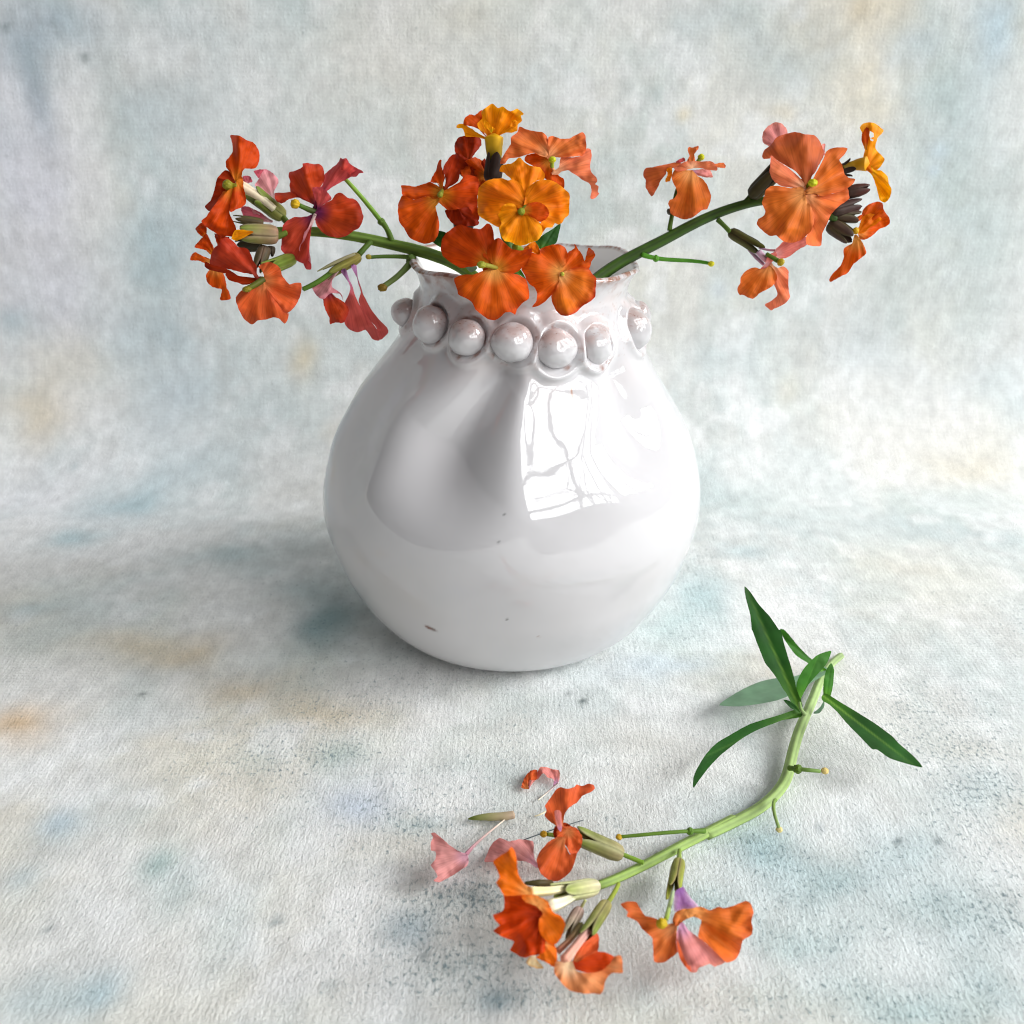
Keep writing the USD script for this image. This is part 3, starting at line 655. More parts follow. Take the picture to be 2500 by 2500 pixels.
for k, (th, z, rx, ry) in enumerate(bead_list):
    s = trimesh.creation.icosphere(5, 1.0); v = np.array(s.vertices)
    # local: x tangent, y outwards, z up
    w = 1 + .13 * (meshkit.noise(v * 1.5 + k * 5, k) - .5) + .02 * (meshkit.noise(v * 4 + k * 5, k + 3) - .5)
    rd = (rx + ry) / 2
    v = v * w[:, None]
    shp = v * np.array([rx, rd * 1.0, ry])
    r0 = .0279
    out = np.array([math.sin(th), -math.cos(th), 0]); tan = np.array([math.cos(th), math.sin(th), 0])
    out = out * .93 + np.array([0, 0, .36]); out /= np.linalg.norm(out); upv = np.cross(tan, out)
    upv = upv if upv[2] > 0 else -upv
    cpos = np.array([.0020, AX[1], z]) + np.array([math.sin(th), -math.cos(th), 0]) * r0
    V = cpos + shp[:, :1] * tan + shp[:, 1:2] * out + shp[:, 2:] * upv
    c = np.ones((len(V), 3)) * lin('#c8c6c8')
    n = meshkit.fbm(v * 2.2 + k * 3.3, 4, 31); n2 = meshkit.fbm(v * 9 + k * 3.3, 3, 32)
    a = np.clip((v[:, 2] + .15) * 1.2, 0, 1) * np.clip((n - .32) * 4, 0, 1) * .65
    c = c * (1 - a[:, None]) + lin('#b5968d') * a[:, None]
    a = np.clip((n2 - .66) * 9, 0, 1) * np.clip(.35 + v[:, 2], 0, 1) * .6
    c = c * (1 - a[:, None]) + lin('#84503c') * a[:, None]
    obj('bead', (V, np.array(s.faces)), M_GLAZE, vase, tint=np.clip(c, 0, 1))

# ---------------------------------------------------------------- left sprig
DL = .237
sl = thing('flower_sprig', 'left flower sprig in the vase, with dark red and rose blooms', 'flower sprig', 'flower sprigs standing in the vase')
px_tube(sl, 'stem', [(*A.one(1240, 1440), DL, 12), (761, 566, .238, 11), (862, 577, .240, 12), (955, 597, .2425, 13), (1040, 618, .240, 14), (1120, 650, .236, 14), (1250, 800, .236, 14)], ('#6d8a3a', '#4f6c22'), ridge=.08, stripe=.3, n=48, seg=20)
def silique(parent, pts, knob_px, col=('#5f8a2c', '#4f7a24'), kcol='#b8a430', joint=None, zmin=None):
    px_tube(parent, 'seed_pod', pts, col, seg=10, zmin=zmin)
    x, y, r = knob_px
    knob(parent, 'stigma', x, y, pts[-1][2], r, kcol, zmin, .8)
    if joint: knob(parent, 'pod_joint', joint[0], joint[1], joint[3] if len(joint) > 3 else pts[0][2], joint[2], col[0], zmin)
px_tube(sl, 'pedicel', [(956, 590, .242, 8), (945, 560, .242, 6.5), (932, 541, .242, 7.5)], ('#4f6c22', '#5d7c2a'), seg=10)
knob(sl, 'pod_joint', 931, 541, .242, 9, '#5d7c2a')
px_tube(sl, 'seed_pod', [(931, 541, .242, 6), (890, 490, .240, 5.5), (843, 437, .238, 5)], ('#6f9a30', '#8ab040'), seg=10)
silique(sl, [(1004, 628, .242, 6), (960, 626, .241, 5), (903, 628, .239, 4.5)], (900, 627, 7.5), ('#5f8030', '#4f7030'), '#b0a040')
silique(sl, [(1003, 640, .240, 9), (978, 668, .237, 7.5), (938, 698, .234, 7)], (934, 702, 11.5), ('#5a7436', '#6a7c40'), '#7d6420', joint=(1004, 634, 13))
# hanging fading flower below the stem
px_tube(sl, 'pedicel', [(905, 590, .240, 7), (890, 606, .239, 7), (876, 622, .238, 7.5)], ('#4f6c22', '#4f6c22'), seg=10)
DF = .236
ff = flower(sl, O, DF, (1290, 1260), [
    ('pink', '1275,1288 1200,1318 1150,1350 1112,1386 1066,1378 1082,1432 1128,1488 1172,1498 1222,1452 1296,1458 1326,1518 1306,1452 1234,1398 1240,1340', dict(ruf=.14, s=-.1)),
    ('roseo', '1160,1500 1182,1592 1212,1652 1216,1700 1272,1690 1330,1690 1372,1592 1330,1522 1246,1476 1192,1480', dict(h=(1200, 1420), ruf=.1)),
    ('hang', '1404,1230 1424,1235 1450,1350 1490,1462 1540,1560 1602,1648 1682,1730 1692,1772 1640,1826 1572,1830 1600,1742 1500,1622 1450,1522 1466,1442 1440,1340', dict(h=(1412, 1235), ruf=.14, off=.6)),
    ('hang', '1322,1270 1338,1268 1360,1320 1398,1384 1424,1480 1500,1612 1604,1752 1618,1836 1560,1822 1508,1752 1440,1772 1370,1742 1332,1690 1342,1602 1336,1532 1370,1462 1384,1400 1350,1330', dict(h=(1330, 1272), ruf=.16, off=-.6)),
], ruf=.15, label='fading hanging flower with three drooping pink petals')
sepals(ff, Pt(O, 1462, 1150, DF + .002), Pt(O, 1180, 1300, DF), 13.5, ('#b0a050', '#7a8430', '#8a8a48'), open_=.05, lens=(1, .9, 1.0, .92))
px_tube(ff, 'style', T(O, DF, (1250, 1262, 22), (1100, 1370, 22), (1000, 1418, 20)), ('#5f8030', '#547a28'), seg=10)
px_tube(ff, 'dry_sepal', T(O, DF - .002, (1420, 1130, 12), (1260, 1200, 14), (1115, 1274, 5)), ('#c0b890', '#8a8a60'), seg=8)
# pink half-hidden flower behind
flower(sl, A, DL + .006, (1245, 1030), [
    ('pinkd', '820,700 872,690 922,710 946,770 870,795 825,760', dict(h=(870, 800))),
    ('pink', '1256,1034 1232,900 1284,790 1276,730 1202,650 1130,610 1050,610 964,636 1028,720 1000,780 980,822 1060,920 1150,1005', dict(s=.2, q=-.3, folds=[('pinkd', '964,636 1050,608 1090,622 1056,668 1028,722')])),
    ('pinkd', '795,1110 870,1090 960,1128 1062,1180 1162,1258 1206,1302 1080,1292 900,1232 825,1222', dict(h=(1200, 1290), s=.1)),
    ('pink', '930,1120 980,1150 1040,1195 960,1190', dict(h=(1040, 1200), ruf=.02, off=-1.2)),
], tilt=(.1, 0), label='pale pink flower half hidden behind the others')
# big deep orange bloom seen from the side
D1 = DL - .006
f1 = flower(sl, A, D1, (720, 800), [
    ('dred', '715,760 655,650 592,618 500,708 474,760 440,900 400,1010 328,1085 345,1132 388,1158 480,1100 600,960 690,880', dict(h=(710, 800), s=.15, q=.2, ruf=.12)),
    ('red', '735,760 652,650 602,575 600,500 640,450 690,370 676,250 656,168 720,160 790,175 868,225 952,255 1014,330 1042,430 1030,520 992,590 930,602 850,600 812,650 800,730', dict(h=(745, 775), s=-.1, q=.25, ruf=.14)),
    ('red', '690,880 560,898 470,1050 388,1160 338,1232 276,1290 350,1370 440,1428 500,1470 560,1502 612,1480 690,1490 732,1420 722,1350 680,1260 650,1190 660,1080 720,960', dict(h=(700, 850), s=-.15, q=.2, ruf=.12)),
    ('red', '790,690 822,740 832,860 862,980 852,1060 802,1110 720,1140 660,1170 650,1130 668,1000 688,880 742,775', dict(h=(745, 775), s=-.25, q=.2, ruf=.1)),
], tilt=(.35, .05), label='large deep orange flower seen from the side')
knob(f1, 'stigma', *A.one(618, 812), D1 - .002, 12, '#8a8420'); px_tube(f1, 'style', T(A, D1 - .001, (740, 830, 36), (640, 816, 34)), ('#8a7a20', '#80801e'), seg=8)
px_tube(f1, 'claw', [(*A.one(1230, 1130), D1 + .006, 8), (*A.one(1000, 950), D1 + .004, 9), (*A.one(790, 830), D1 + .002, 13)], ('#e8e0c0', '#f0d8b8'), seg=12)
sepals(f1, Pt(A, 1350, 1235, D1 + .010), Pt(A, 900, 880, D1 + .004), 19, ('#9c9a50', '#6f8a24', '#9aa060'), open_=.1, lens=(.72, 1.0, .80, .95), phase=.9)
px_tube(f1, 'pedicel', [(*A.one(1330, 1220), D1 + .010, 8), (*A.one(1420, 1330), DL, 8)], ('#6a7a2c', '#5a7424'), seg=8)
# buds
b1 = thing('bud', parent=sl)
sepals(b1, Pt(A, 1285, 1470, DL - .004), Pt(A, 780, 1440, DL - .006), 23, ('#a8826a', '#7c9436', '#9a8a6a'), open_=-.05, lens=(1, .95, .96, 1), phase=.8)
P_, F_, c_, uv_ = petal_mesh('yel', A('672,1515 716,1412 800,1400 950,1425 880,1480 745,1542'), A.one(950, 1430), DL - .0085, seed=5, s=0, q=0, cup=.5, ruf=.05)
obj('petal_tip', (P_, F_), M_PETAL, b1, tint=c_, uv=uv_)
px_tube(b1, 'pedicel', T(A, DL - .002, (1270, 1490, 44), (1400, 1440, 42)), ('#7a8a3a', '#6a8030'), seg=8)
b2 = thing('bud', parent=sl); sepals(b2, Pt(A, 1090, 1310, DL), Pt(A, 690, 1250, DL - .002), 10, ('#5a4a30', '#4a4428', '#5c5a30'), open_=-.1, phase=.2)
b3 = thing('bud', parent=sl); sepals(b3, Pt(B, 1190, 330, DL), Pt(B, 1180, 460, DL), 10, ('#4c4234', '#4a4030'), open_=-.1)
b4 = thing('bud', parent=sl); sepals(b4, Pt(B, 1110, 340, DL - .003), Pt(B, 1010, 650, DL - .005), 16, ('#5a4a3a', '#3c4220', '#6a5444'), open_=-.12)
b5 = thing('bud', parent=sl); sepals(b5, Pt(B, 1060, 300, DL + .003), Pt(B, 720, 320, DL + .003), 16, ('#3a3a22', '#2a2c18'), open_=-.12)
# rose bloom with purple throat
D3 = DL - .002
f3 = flower(sl, C, D3, (740, 990), [
    ('rosed', '760,680 830,560 850,430 920,360 1010,290 1080,220 1106,164 1140,180 1190,165 1240,240 1300,290 1380,340 1430,360 1466,402 1400,410 1350,460 1260,465 1180,510 1080,560 980,620 890,682 830,720', dict(h=(760, 820), s=.3, q=-.1, ruf=.12, folds=[('rose', '1080,230 1106,166 1140,182 1188,168 1238,242 1300,292 1376,342 1290,400 1260,440 1200,370 1120,350')])),
    ('roseo', '740,940 600,860 440,790 300,810 230,860 170,886 100,850 68,790 74,720 200,715 310,700 450,720 620,780 720,880', dict(s=.1, q=.15)),
    ('roseo', '745,935 640,870 520,800 440,770 350,790 310,760 315,690 300,600 310,520 290,450 300,390 370,365 450,340 512,300 504,252 590,240 680,265 760,260 820,300 850,400 850,480 830,560 790,620 770,780', dict(s=-.05, q=.3, ruf=.14)),
    ('rosed', '650,640 720,620 800,630 872,680 922,730 962,800 942,832 850,885 780,925 720,850 680,740', dict(s=-.5, q=.3, ruf=.06)),
    ('rose', '690,1090 600,1080 480,1100 380,1095 270,1150 200,1220 180,1350 175,1500 168,1610 230,1670 330,1720 430,1790 520,1830 560,1912 642,1916 642,1840 602,1780 612,1600 622,1450 642,1300 652,1170', dict(h=(700, 1060), s=-.1, q=.25, ruf=.12, folds=[('pink', '650,1180 642,1300 618,1480 612,1620 640,1840 570,1780 500,1700 450,1600 470,1530 510,1450 530,1340 592,1270')])),
    ('roseo', '760,970 800,930 880,870 970,820 1012,750 1060,715 1130,720 1210,790 1300,800 1370,850 1420,930 1450,1050 1466,1090 1430,1200 1390,1270 1310,1310 1230,1372 1150,1412 1050,1416 930,1400 820,1330 740,1240 702,1130 700,1060', dict(h=(735, 1015), s=-.1, q=.2, ruf=.1)),
], tilt=(-.05, .1), thr=90, thr_col='#4a1c38', label='rose red flower with a purple throat')
px_tube(f3, 'style', T(C, D3 - .002, (745, 1030, 46, 1), (600, 975, 42), (460, 910, 36, -2)), ('#3c3c1c', '#4c6c20'), seg=10)
knob(f3, 'stigma', *C.one(392, 888), D3 - .004, 11.5, '#c09a18')
# lower left bloom
D4 = DL - .010
f5 = flower(sl, B, D4 + .004, (420, 560), [
    ('dred', '450,160 540,200 640,210 620,300 560,320 500,330 470,260', dict(h=(520, 320))),
    ('red', '200,92 280,20 342,70 346,170 290,202 220,142', dict(h=(340, 200), ruf=.2)),
    ('red', '345,165 402,270 442,360 402,440 330,380 190,346 194,320 270,230 300,200', dict(h=(430, 430), ruf=.16)),
    ('org', '132,510 145,450 190,405 230,420 300,460 395,500 360,560 250,520', dict(h=(400, 540), ruf=.16)),
    ('org', '380,640 440,620 550,660 592,760 612,880 642,930 662,1016 580,1036 520,1026 546,900 480,882 420,860 370,820 340,760 345,690', dict(h=(470, 590), ruf=.16)),
], tilt=(.2, 0), ruf=.15, label='deep red flower edge-on at the far left')
f4 = flower(sl, B, D4, (1060, 790), [
    ('dred', '390,560 330,530 318,592 380,640 480,660 600,690 590,702 640,770 740,802 820,832 900,832 960,800 1030,770 960,740 780,720 640,640 500,590', dict(s=.1, q=.0)),
    ('rred', '610,210 690,260 762,340 880,360 922,420 952,510 1002,590 1006,690 1032,785 990,770 950,700 800,670 640,630 500,605 390,560 400,450 440,360 510,290 530,240', dict(h=(1035, 785), s=-.2, q=.25, ruf=.1)),
    ('mor', '1020,600 1090,550 1170,535 1260,570 1310,620 1330,700 1370,760 1430,826 1500,810 1576,810 1592,870 1570,990 1520,1090 1440,1180 1370,1216 1280,1110 1160,960 1090,830 1100,720 1070,650', dict(h=(1090, 790), s=-.05, q=.2, ruf=.13)),
    ('mor', '1095,760 1060,800 940,890 900,930 830,890 770,940 730,1000 735,1070 770,1160 830,1270 890,1330 950,1356 1020,1300 1120,1290 1220,1260 1290,1275 1365,1342 1410,1290 1422,1210 1360,1200 1290,1100 1200,990 1120,870', dict(h=(1090, 790), s=-.1, q=.22, ruf=.12)),
], tilt=(.05, .1), thr=70, thr_col='#8a2c10', label='red orange flower at the bottom of the left cluster')
px_tube(f4, 'style', T(B, D4 - .002, (1090, 760, 44, 1), (1000, 820, 40), (890, 880, 36, -1)), ('#4a4a1c', '#6a701e'), seg=10); knob(f4, 'stigma', *B.one(872, 892), D4 - .0035, 11, '#8a7e20', flat=.6)
sepals(f4, Pt(B, 1490, 480, D4 + .012), Pt(B, 1100, 640, D4 + .004), 16, ('#8a9a3c', '#5a7a1c', '#90a048'), open_=.08, phase=.4)

# ---------------------------------------------------------------- centre sprig
DC = .218
sc = thing('flower_sprig', 'middle flower sprig in the vase, a tight cluster of orange and yellow blooms', 'flower sprig', 'flower sprigs standing in the vase')
px_tube(sc, 'stem', [(1215, 420, .229, 9), (1222, 520, .227, 11), (1250, 640, .228, 13), (1265, 760, .232, 13)], ('#3c5a1c', '#4a6a20'), ridge=.07, seg=16)
px_tube(sc, 'pedicel', [(*Fc.one(905, 380), .220, 9), (*Fc.one(960, 410), .222, 9), (*Fc.one(1000, 480), .226, 8)], ('#7a8a20', '#5a7420'), seg=8)
def leaf(parent, crop, txt, hinge, D, col='leaf', zmin=None, rib='#8fb84a', **k):
    seed_n[0] += 1
    P, F, r, ang, dist, pe, nz = sheet(crop(txt), crop.one(*hinge), D, seed=seed_n[0], jag=.15, zmin=zmin, **{**dict(s=0, q=.05, ruf=.03, waves=3, midrib=.012, res=60), **k})
    c0, c1, c2 = (lin(x) for x in COL[col])
    a = np.clip(r / .35, 0, 1)[:, None]; c = c0 * (1 - a) + c1 * a
    c = c * (1 + .5 * nz[:, None])
    if rib:
        m = (np.exp(-(pe / .0075) ** 2) * np.clip(1.05 - r, 0, 1) * .5)[:, None]; c = c * (1 - m) + lin(rib) * m
    o = obj('leaf', (P, F), M_GREEN, parent, tint=np.clip(c, 0, 1), uv=np.stack([ang, r], 1))
leaf(sc, N, '1240,1165 1300,1110 1380,1060 1445,1015 1430,1100 1412,1165 1360,1200 1290,1220', (1300, 1220), .232, rib=None)
leaf(sc, N, '430,1150 478,1075 545,1090 525,1140 500,1200', (500, 1200), .234, 'leaf', rib=None)
leaf(sc, N, '700,1360 760,1330 790,1370 740,1400', (760, 1360), .224, 'leafg', rib=None)
leaf(sc, N, '1090,1385 1130,1380 1165,1440 1150,1440', (1110, 1380), .224, 'leaf2', rib=None)
# dark calyces inside the cluster
def calyx(parent, crop, base, tip, D, r, col, **k): sepals(parent, Pt(crop, *base, D + .001), Pt(crop, *tip, D), crop.r(r), col, **k)
f4c = flower(sc, N, DC + .010, (800, 560), [
    ('dred', '610,400 640,342 700,325 780,320 816,350 822,400 782,452 752,490 720,512 650,500 618,462', dict(h=(720, 560), s=.1, q=.1)),
    ('dred', '620,462 700,500 760,560 800,640 730,680 660,640 600,560', dict(h=(780, 640))),
    ('dorg', '655,600 668,560 702,520 770,495 832,530 852,600 856,670 800,720 720,700 680,660', dict(h=(850, 640), s=-.2, q=.2, ruf=.16)),
    ('dred', '820,540 850,505 866,560 850,600', dict(h=(850, 600))),
    ('dred', '760,640 850,560 880,690 860,760 800,800 740,720', dict(h=(800, 720), s=-.1, off=-.2)),
], label='dark red flower at the back of the cluster')
calyx(f4c, N, (690, 1080), (660, 880), DC + .012, 75, ('#2a1a10', '#241408'), open_=0)
f3c = flower(sc, N, DC + .002, (510, 780), [
    ('dred', '535,920 560,908 640,900 682,960 742,970 802,1000 792,1030 720,1040 650,1040 600,1020 560,975', dict(h=(620, 860), s=.1, off=1.6)),
    ('dred', '495,850 560,905 640,955 720,985 795,1005 805,900 700,850 600,825', dict(h=(500, 840), s=.1, off=1.2)),
    ('dorg', '505,740 420,690 380,700 300,725 250,718 193,718 197,768 205,795 300,830 400,802 470,840 495,780', dict(s=.15, q=.0, ruf=.12)),
    ('red', '420,690 460,610 480,545 492,518 508,516 505,555 520,600 535,660 510,720 480,700', dict(h=(510, 750), s=.2, q=0)),
    ('dred', '510,745 535,720 540,660 520,600 540,540 600,470 640,490 650,560 652,620 640,680 580,725', dict(s=-.1, q=.2)),
    ('red', '545,752 650,690 700,632 782,650 802,700 792,800 792,900 800,990 762,960 722,890 640,902 560,912 500,862 480,832 530,800', dict(s=-.15, q=.2, ruf=.1)),
    ('dorg', '490,836 470,852 402,800 300,830 205,795 172,850 165,920 176,1000 212,1052 252,1120 300,1150 372,1176 442,1160 480,1110 492,1020 472,930 460,870', dict(h=(485, 835), s=-.1, q=.2, ruf=.1)),
], tilt=(-.1, 0), thr=60, thr_col='#7a2408', label='dark orange flower on the left of the cluster')
px_tube(f3c, 'style', T(N, DC, (520, 750, 16, 1), (500, 785, 20, -1)), ('#8a6a20', '#6a7a20'), seg=8); knob(f3c, 'stigma', *N.one(498, 790), DC - .0015, 7, '#8a8a28')
# salmon bloom at the right
f5c = flower(sc, E, DC + .001, (1020, 560), [
    ('dorg', '690,500 860,480 980,540 1050,650 1130,780 1190,830 1262,880 1274,950 1260,1035 1150,960 1000,900 900,780 800,690 650,600', dict(h=(1040, 600), s=-.1, q=.1, off=.8)),
    ('lsal', '1120,800 1190,680 1222,540 1400,540 1560,510 1630,400 1692,430 1702,520 1680,640 1692,760 1780,860 1792,920 1752,960 1810,1000 1800,1090 1826,1112 1762,1180 1712,1202 1680,1180 1702,1080 1690,990 1650,940 1560,900 1440,810 1320,745 1220,770 1180,815', dict(h=(1100, 790), s=.1, q=.1, ruf=.12)),
    ('sal', '1000,510 1020,400 1018,228 1090,205 1200,245 1340,250 1440,200 1552,143 1602,190 1616,300 1612,430 1560,512 1400,530 1230,542 1130,535', dict(h=(1020, 540), s=-.05, q=.2, ruf=.12)),
    ('sal', '1000,515 900,520 800,470 690,500 520,545 400,560 340,640 260,640 290,560 350,460 430,330 440,220 530,150 570,58 680,105 800,130 920,145 990,200 1022,280 1022,420', dict(h=(1010, 520), s=-.05, q=.2, ruf=.12)),
], tilt=(.05, -.1), thr=70, thr_col='#a84818', label='salmon orange flower on the right of the cluster')
px_tube(f5c, 'style', T(E, DC - .001, (1080, 700, 30, 1), (1085, 580, 30)), ('#8a9a30', '#a8b030'), seg=8); knob(f5c, 'stigma', *E.one(1085, 578), DC - .002, 9, '#c8cc20', flat=.8)
px_tube(f5c, 'claw', T(E, DC, (1060, 640, 24), (1120, 780, 20, 1)), ('#d8a070', '#c88050'), seg=8)
# yellow top bloom: trumpet
D2 = DC + .006
f2 = flower(sc, N, D2, (910, 350), [
    ('yel', '628,266 635,238 682,234 742,270 802,310 832,335 760,335 700,332 672,270', dict(h=(880, 360), s=.2, q=-.2)),
    ('dorg', '870,350 800,275 752,255 682,240 690,190 730,158 772,165 826,125 850,190 830,260 850,320', dict(s=.3, q=-.1, ruf=.1)),
    ('yel', '915,352 1000,306 1060,302 1105,285 1110,240 1142,205 1132,168 1158,155 1105,113 1050,135 990,98 950,110 910,73 870,95 822,135 828,190 790,232 802,272 852,312 892,347 905,318 930,350 962,338', dict(s=-.25, q=.2, ruf=.14)),
    ('yel2', '842,188 870,218 902,252 932,272 900,284 846,262', dict(h=(900, 300), s=-.4, off=-2.6)),
    ('yel', '1068,205 1096,208 1098,244 1062,275 1050,240', dict(h=(1000, 300), s=-.3, off=-2.4)),
], tilt=(0, .15), label='yellow orange flower at the very top of the cluster')
px_tube(f2, 'tube', [(*N.one(930, 550), D2 + .001, 14), (*N.one(925, 470), D2, 19), (*N.one(920, 340), D2 - .001, 23)], ('#6c7420', '#d8a414'), seg=20, stripe=.2, ridge=.05, nr=4)
sepals(f2, Pt(N, 905, 690, D2 - .001), Pt(N, 935, 470, D2 - .001), 20, ('#1c0e08', '#2c1a10', '#241208'), open_=-.02, lens=(1, .92, .85, 1), phase=.5)
# front yellow-orange bloom
DF1 = .2085
f1c = flower(sc, E, DF1, (640, 1330), [
    ('yorg', '640,1120 560,950 450,890 330,790 258,765 258,720 300,660 420,640 490,610 550,550 592,550 640,610 730,670 830,690 902,710 962,800 962,885 850,905 750,975 690,1060', dict(h=(655, 1230), s=.15, q=.1, ruf=.1)),
    ('yorg', '620,1310 660,1220 650,1100 602,990 530,920 440,890 380,900 290,870 150,880 46,909 -74,1029 -94,1269 -74,1449 66,1549 246,1640 300,1560 250,1450 260,1380 350,1310 450,1290 540,1340', dict(h=(640, 1310), s=-.2, q=.35, ruf=.1, cup=.1)),
    ('yorg', '690,1250 650,1130 700,1030 780,950 900,890 1050,900 1150,940 1250,1020 1352,1110 1362,1180 1350,1300 1340,1440 1280,1500 1240,1570 1180,1602 1130,1572 1080,1642 990,1652 920,1732 880,1600 1000,1430 980,1330 880,1290', dict(h=(660, 1300), s=-.15, q=.3, ruf=.1)),
    ('yel', '560,1430 510,1310 460,1268 380,1268 300,1310 240,1380 228,1460 288,1570 250,1640 270,1760 330,1850 440,1880 520,1920 600,1932 700,1902 760,1880 850,1850 932,1740 912,1620 880,1560 800,1470 680,1420', dict(h=(620, 1390), s=-.3, q=.35, ruf=.1)),
    ('dorg', '690,1270 830,1245 920,1265 1000,1330 1036,1410 1020,1480 960,1530 890,1560 800,1500 700,1450 630,1430 660,1330', dict(h=(640, 1370), s=-.45, q=.3, ruf=.05)),
], tilt=(0, -.08), thr=130, thr_col='#b85008', label='large yellow orange flower facing the camera at the front')
px_tube(f1c, 'style', T(E, DF1 - .0015, (680, 1300, 34, 1), (600, 1390, 40)), ('#7a7a20', '#7c8420'), seg=10); knob(f1c, 'stigma', *E.one(595, 1395), DF1 - .0025, 9, '#8c9424')
# two lower front blooms
D6 = .2125
f7 = flower(sc, Fc, D6 + .001, (1415, 680), [
    ('yorg', '1000,400 1060,350 1130,320 1172,380 1196,440 1190,490 1100,440 1020,420', dict(h=(1190, 500), s=.1)),
    ('org', '1425,660 1460,560 1500,450 1580,390 1574,345 1612,400 1662,470 1690,540 1720,420 1740,388 1790,430 1808,480 1770,540 1740,625 1650,620 1530,640', dict(s=.0, q=.15, ruf=.12)),
    ('org', '1418,650 1480,560 1502,460 1460,380 1390,350 1300,360 1190,405 1180,470 1090,440 1060,530 1000,600 978,640 1010,690 1060,790 1120,830 1156,900 1150,980 1098,1060 1200,1030 1270,970 1340,890 1372,840 1424,710', dict(h=(1420, 680), s=-.25, q=.35, ruf=.1)),
    ('edge', '1418,690 1530,630 1660,600 1740,630 1780,690 1826,740 1816,830 1810,940 1740,1000 1660,1050 1590,1120 1500,1156 1420,1146 1360,1080 1320,980 1318,900 1370,840 1405,760', dict(s=-.15, q=.2, ruf=.08)),
], thr=110, thr_col='#b8561c', label='orange flower hanging over the front rim with a crimson petal edge')
knob(f7, 'stigma', *Fc.one(1440, 685), D6 - .0005, 5, '#b8b440')
f6 = flower(sc, Fc, D6, (670, 610), [
    ('red', '560,500 490,590 380,606 290,616 180,550 100,480 74,400 90,300 130,230 220,160 290,130 400,165 520,180 590,120 640,140 666,220 672,320 630,400 590,460', dict(h=(620, 570), s=-.15, q=.3, ruf=.08)),
    ('dorg', '700,610 620,540 545,475 600,400 660,310 700,290 740,284 800,340 870,400 960,420 1050,405 1104,404 1086,480 1050,550 990,612 930,662 870,682 790,675 740,650', dict(h=(700, 620), s=-.1, q=.2, ruf=.08)),
    ('org', '700,650 620,630 540,650 450,690 340,690 222,735 250,830 270,910 330,946 420,1000 460,1080 520,1130 600,1190 680,1206 740,1170 800,1120 860,1110 912,1142 930,1080 990,1010 1062,960 1062,850 1032,750 960,700 900,680 780,670', dict(h=(680, 630), s=-.2, q=.3, ruf=.08)),
], tilt=(0, -.12), thr=130, thr_col='#a04010', label='orange flower hanging over the front rim with a single wide lower petal')
px_tube(f6, 'style', T(Fc, D6 - .002, (700, 620, 24, 1.6), (620, 595, 26), (550, 580, 28, -.6)), ('#8a7a28', '#a0a038'), seg=10); knob(f6, 'stigma', *Fc.one(530, 582), D6 - .0032, 11, '#9a9c30', flat=.8)

# ---------------------------------------------------------------- right sprig
DR = .236
sr = thing('flower_sprig', 'right flower sprig in the vase, salmon blooms and dark buds on a slanting stem', 'flower sprig', 'flower sprigs standing in the vase')
px_tube(sr, 'stem', [(1330, 790, .232, 15), (1440, 695, .2385, 15), (*Pc.one(0, 1045), .2395, 14), (*Pc.one(300, 885), .2395, 13), (*Pc.one(600, 730), .2385, 12), (*Pc.one(800, 655), .238, 11), (*Pc.one(1000, 615), .237, 10), (*Pc.one(1250, 650), .236, 9), (*Pc.one(1450, 740), .235, 8)], ('#42621e', '#35501a'), ridge=.08, stripe=.32, n=60, seg=20)
silique(sr, T(Pc, .2385, (180, 970, 17), (270, 993, 14), (450, 1008, 13), (630, 1030, 11, -2)), (*Pc.one(634, 1031), 8), ('#5a9a2c', '#4c8a2a'), '#c8c420', joint=(*Pc.one(272, 996), 8))
# small bloom above the stem
D1r = DR
r1 = flower(sr, G, D1r, (1040, 620), [
    ('sal', '940,440 990,330 958,220 980,150 1060,160 1162,128 1166,190 1090,290 1100,425', dict(h=(1010, 560), s=.1, q=.2, off=2)),
    ('rosed', '720,442 800,390 882,358 912,420 850,455 760,475', dict(h=(950, 560), s=.2, off=2)),
    ('sal', '1490,490 1560,470 1650,460 1702,510 1692,562 1600,562 1530,542', dict(h=(1300, 520), s=.2, off=1)),
    ('dsal', '720,455 520,490 300,540 130,568 88,640 88,720 130,800 130,940 190,1050 250,1122 312,1050 390,900 420,820 520,690 562,600 700,545 800,480', dict(h=(980, 540), s=.0, q=.2)),
    ('yorg', '540,565 640,555 652,680 610,812 540,842 514,800 560,700', dict(h=(760, 560), s=-.1)),
    ('ppk', '1045,680 1100,610 1250,585 1400,615 1452,742 1330,752 1200,722', dict(s=.2, q=.2)),
    ('osal', '1060,690 960,610 850,605 700,600 640,740 660,830 720,940 762,1060 680,1160 608,1188 568,1270 608,1340 620,1450 700,1510 800,1552 930,1572 1080,1522 1230,1400 1340,1370 1402,1230 1412,1100 1360,960 1330,880 1250,780 1130,710', dict(h=(1040, 640), s=-.25, q=.4, ruf=.1)),
    ('lsal', '680,575 750,632 880,622 1000,585 1100,562 1250,572 1400,612 1532,612 1542,560 1480,470 1400,428 1250,440 1080,428 900,440 800,500 720,550', dict(h=(1060, 560), s=-.2, q=.2, ruf=.08)),
], label='small salmon flower standing above the right stem')
px_tube(r1, 'style', T(G, D1r - .001, (1100, 520, 40), (1200, 380, 40)), ('#6a7a20', '#7a8a20'), seg=8); knob(r1, 'stigma', *G.one(1222, 350), D1r - .001, 8, '#c8c818')
px_tube(r1, 'pedicel', [(*G.one(600, 1790), .239, 6), (*G.one(630, 1600), .239, 5.5), (*G.one(660, 1450), D1r + .003, 5.5), (*G.one(760, 1000), D1r + .003, 6), (*G.one(960, 680), D1r + .002, 7)], ('#4a6a20', '#4c5a2a'), seg=10)
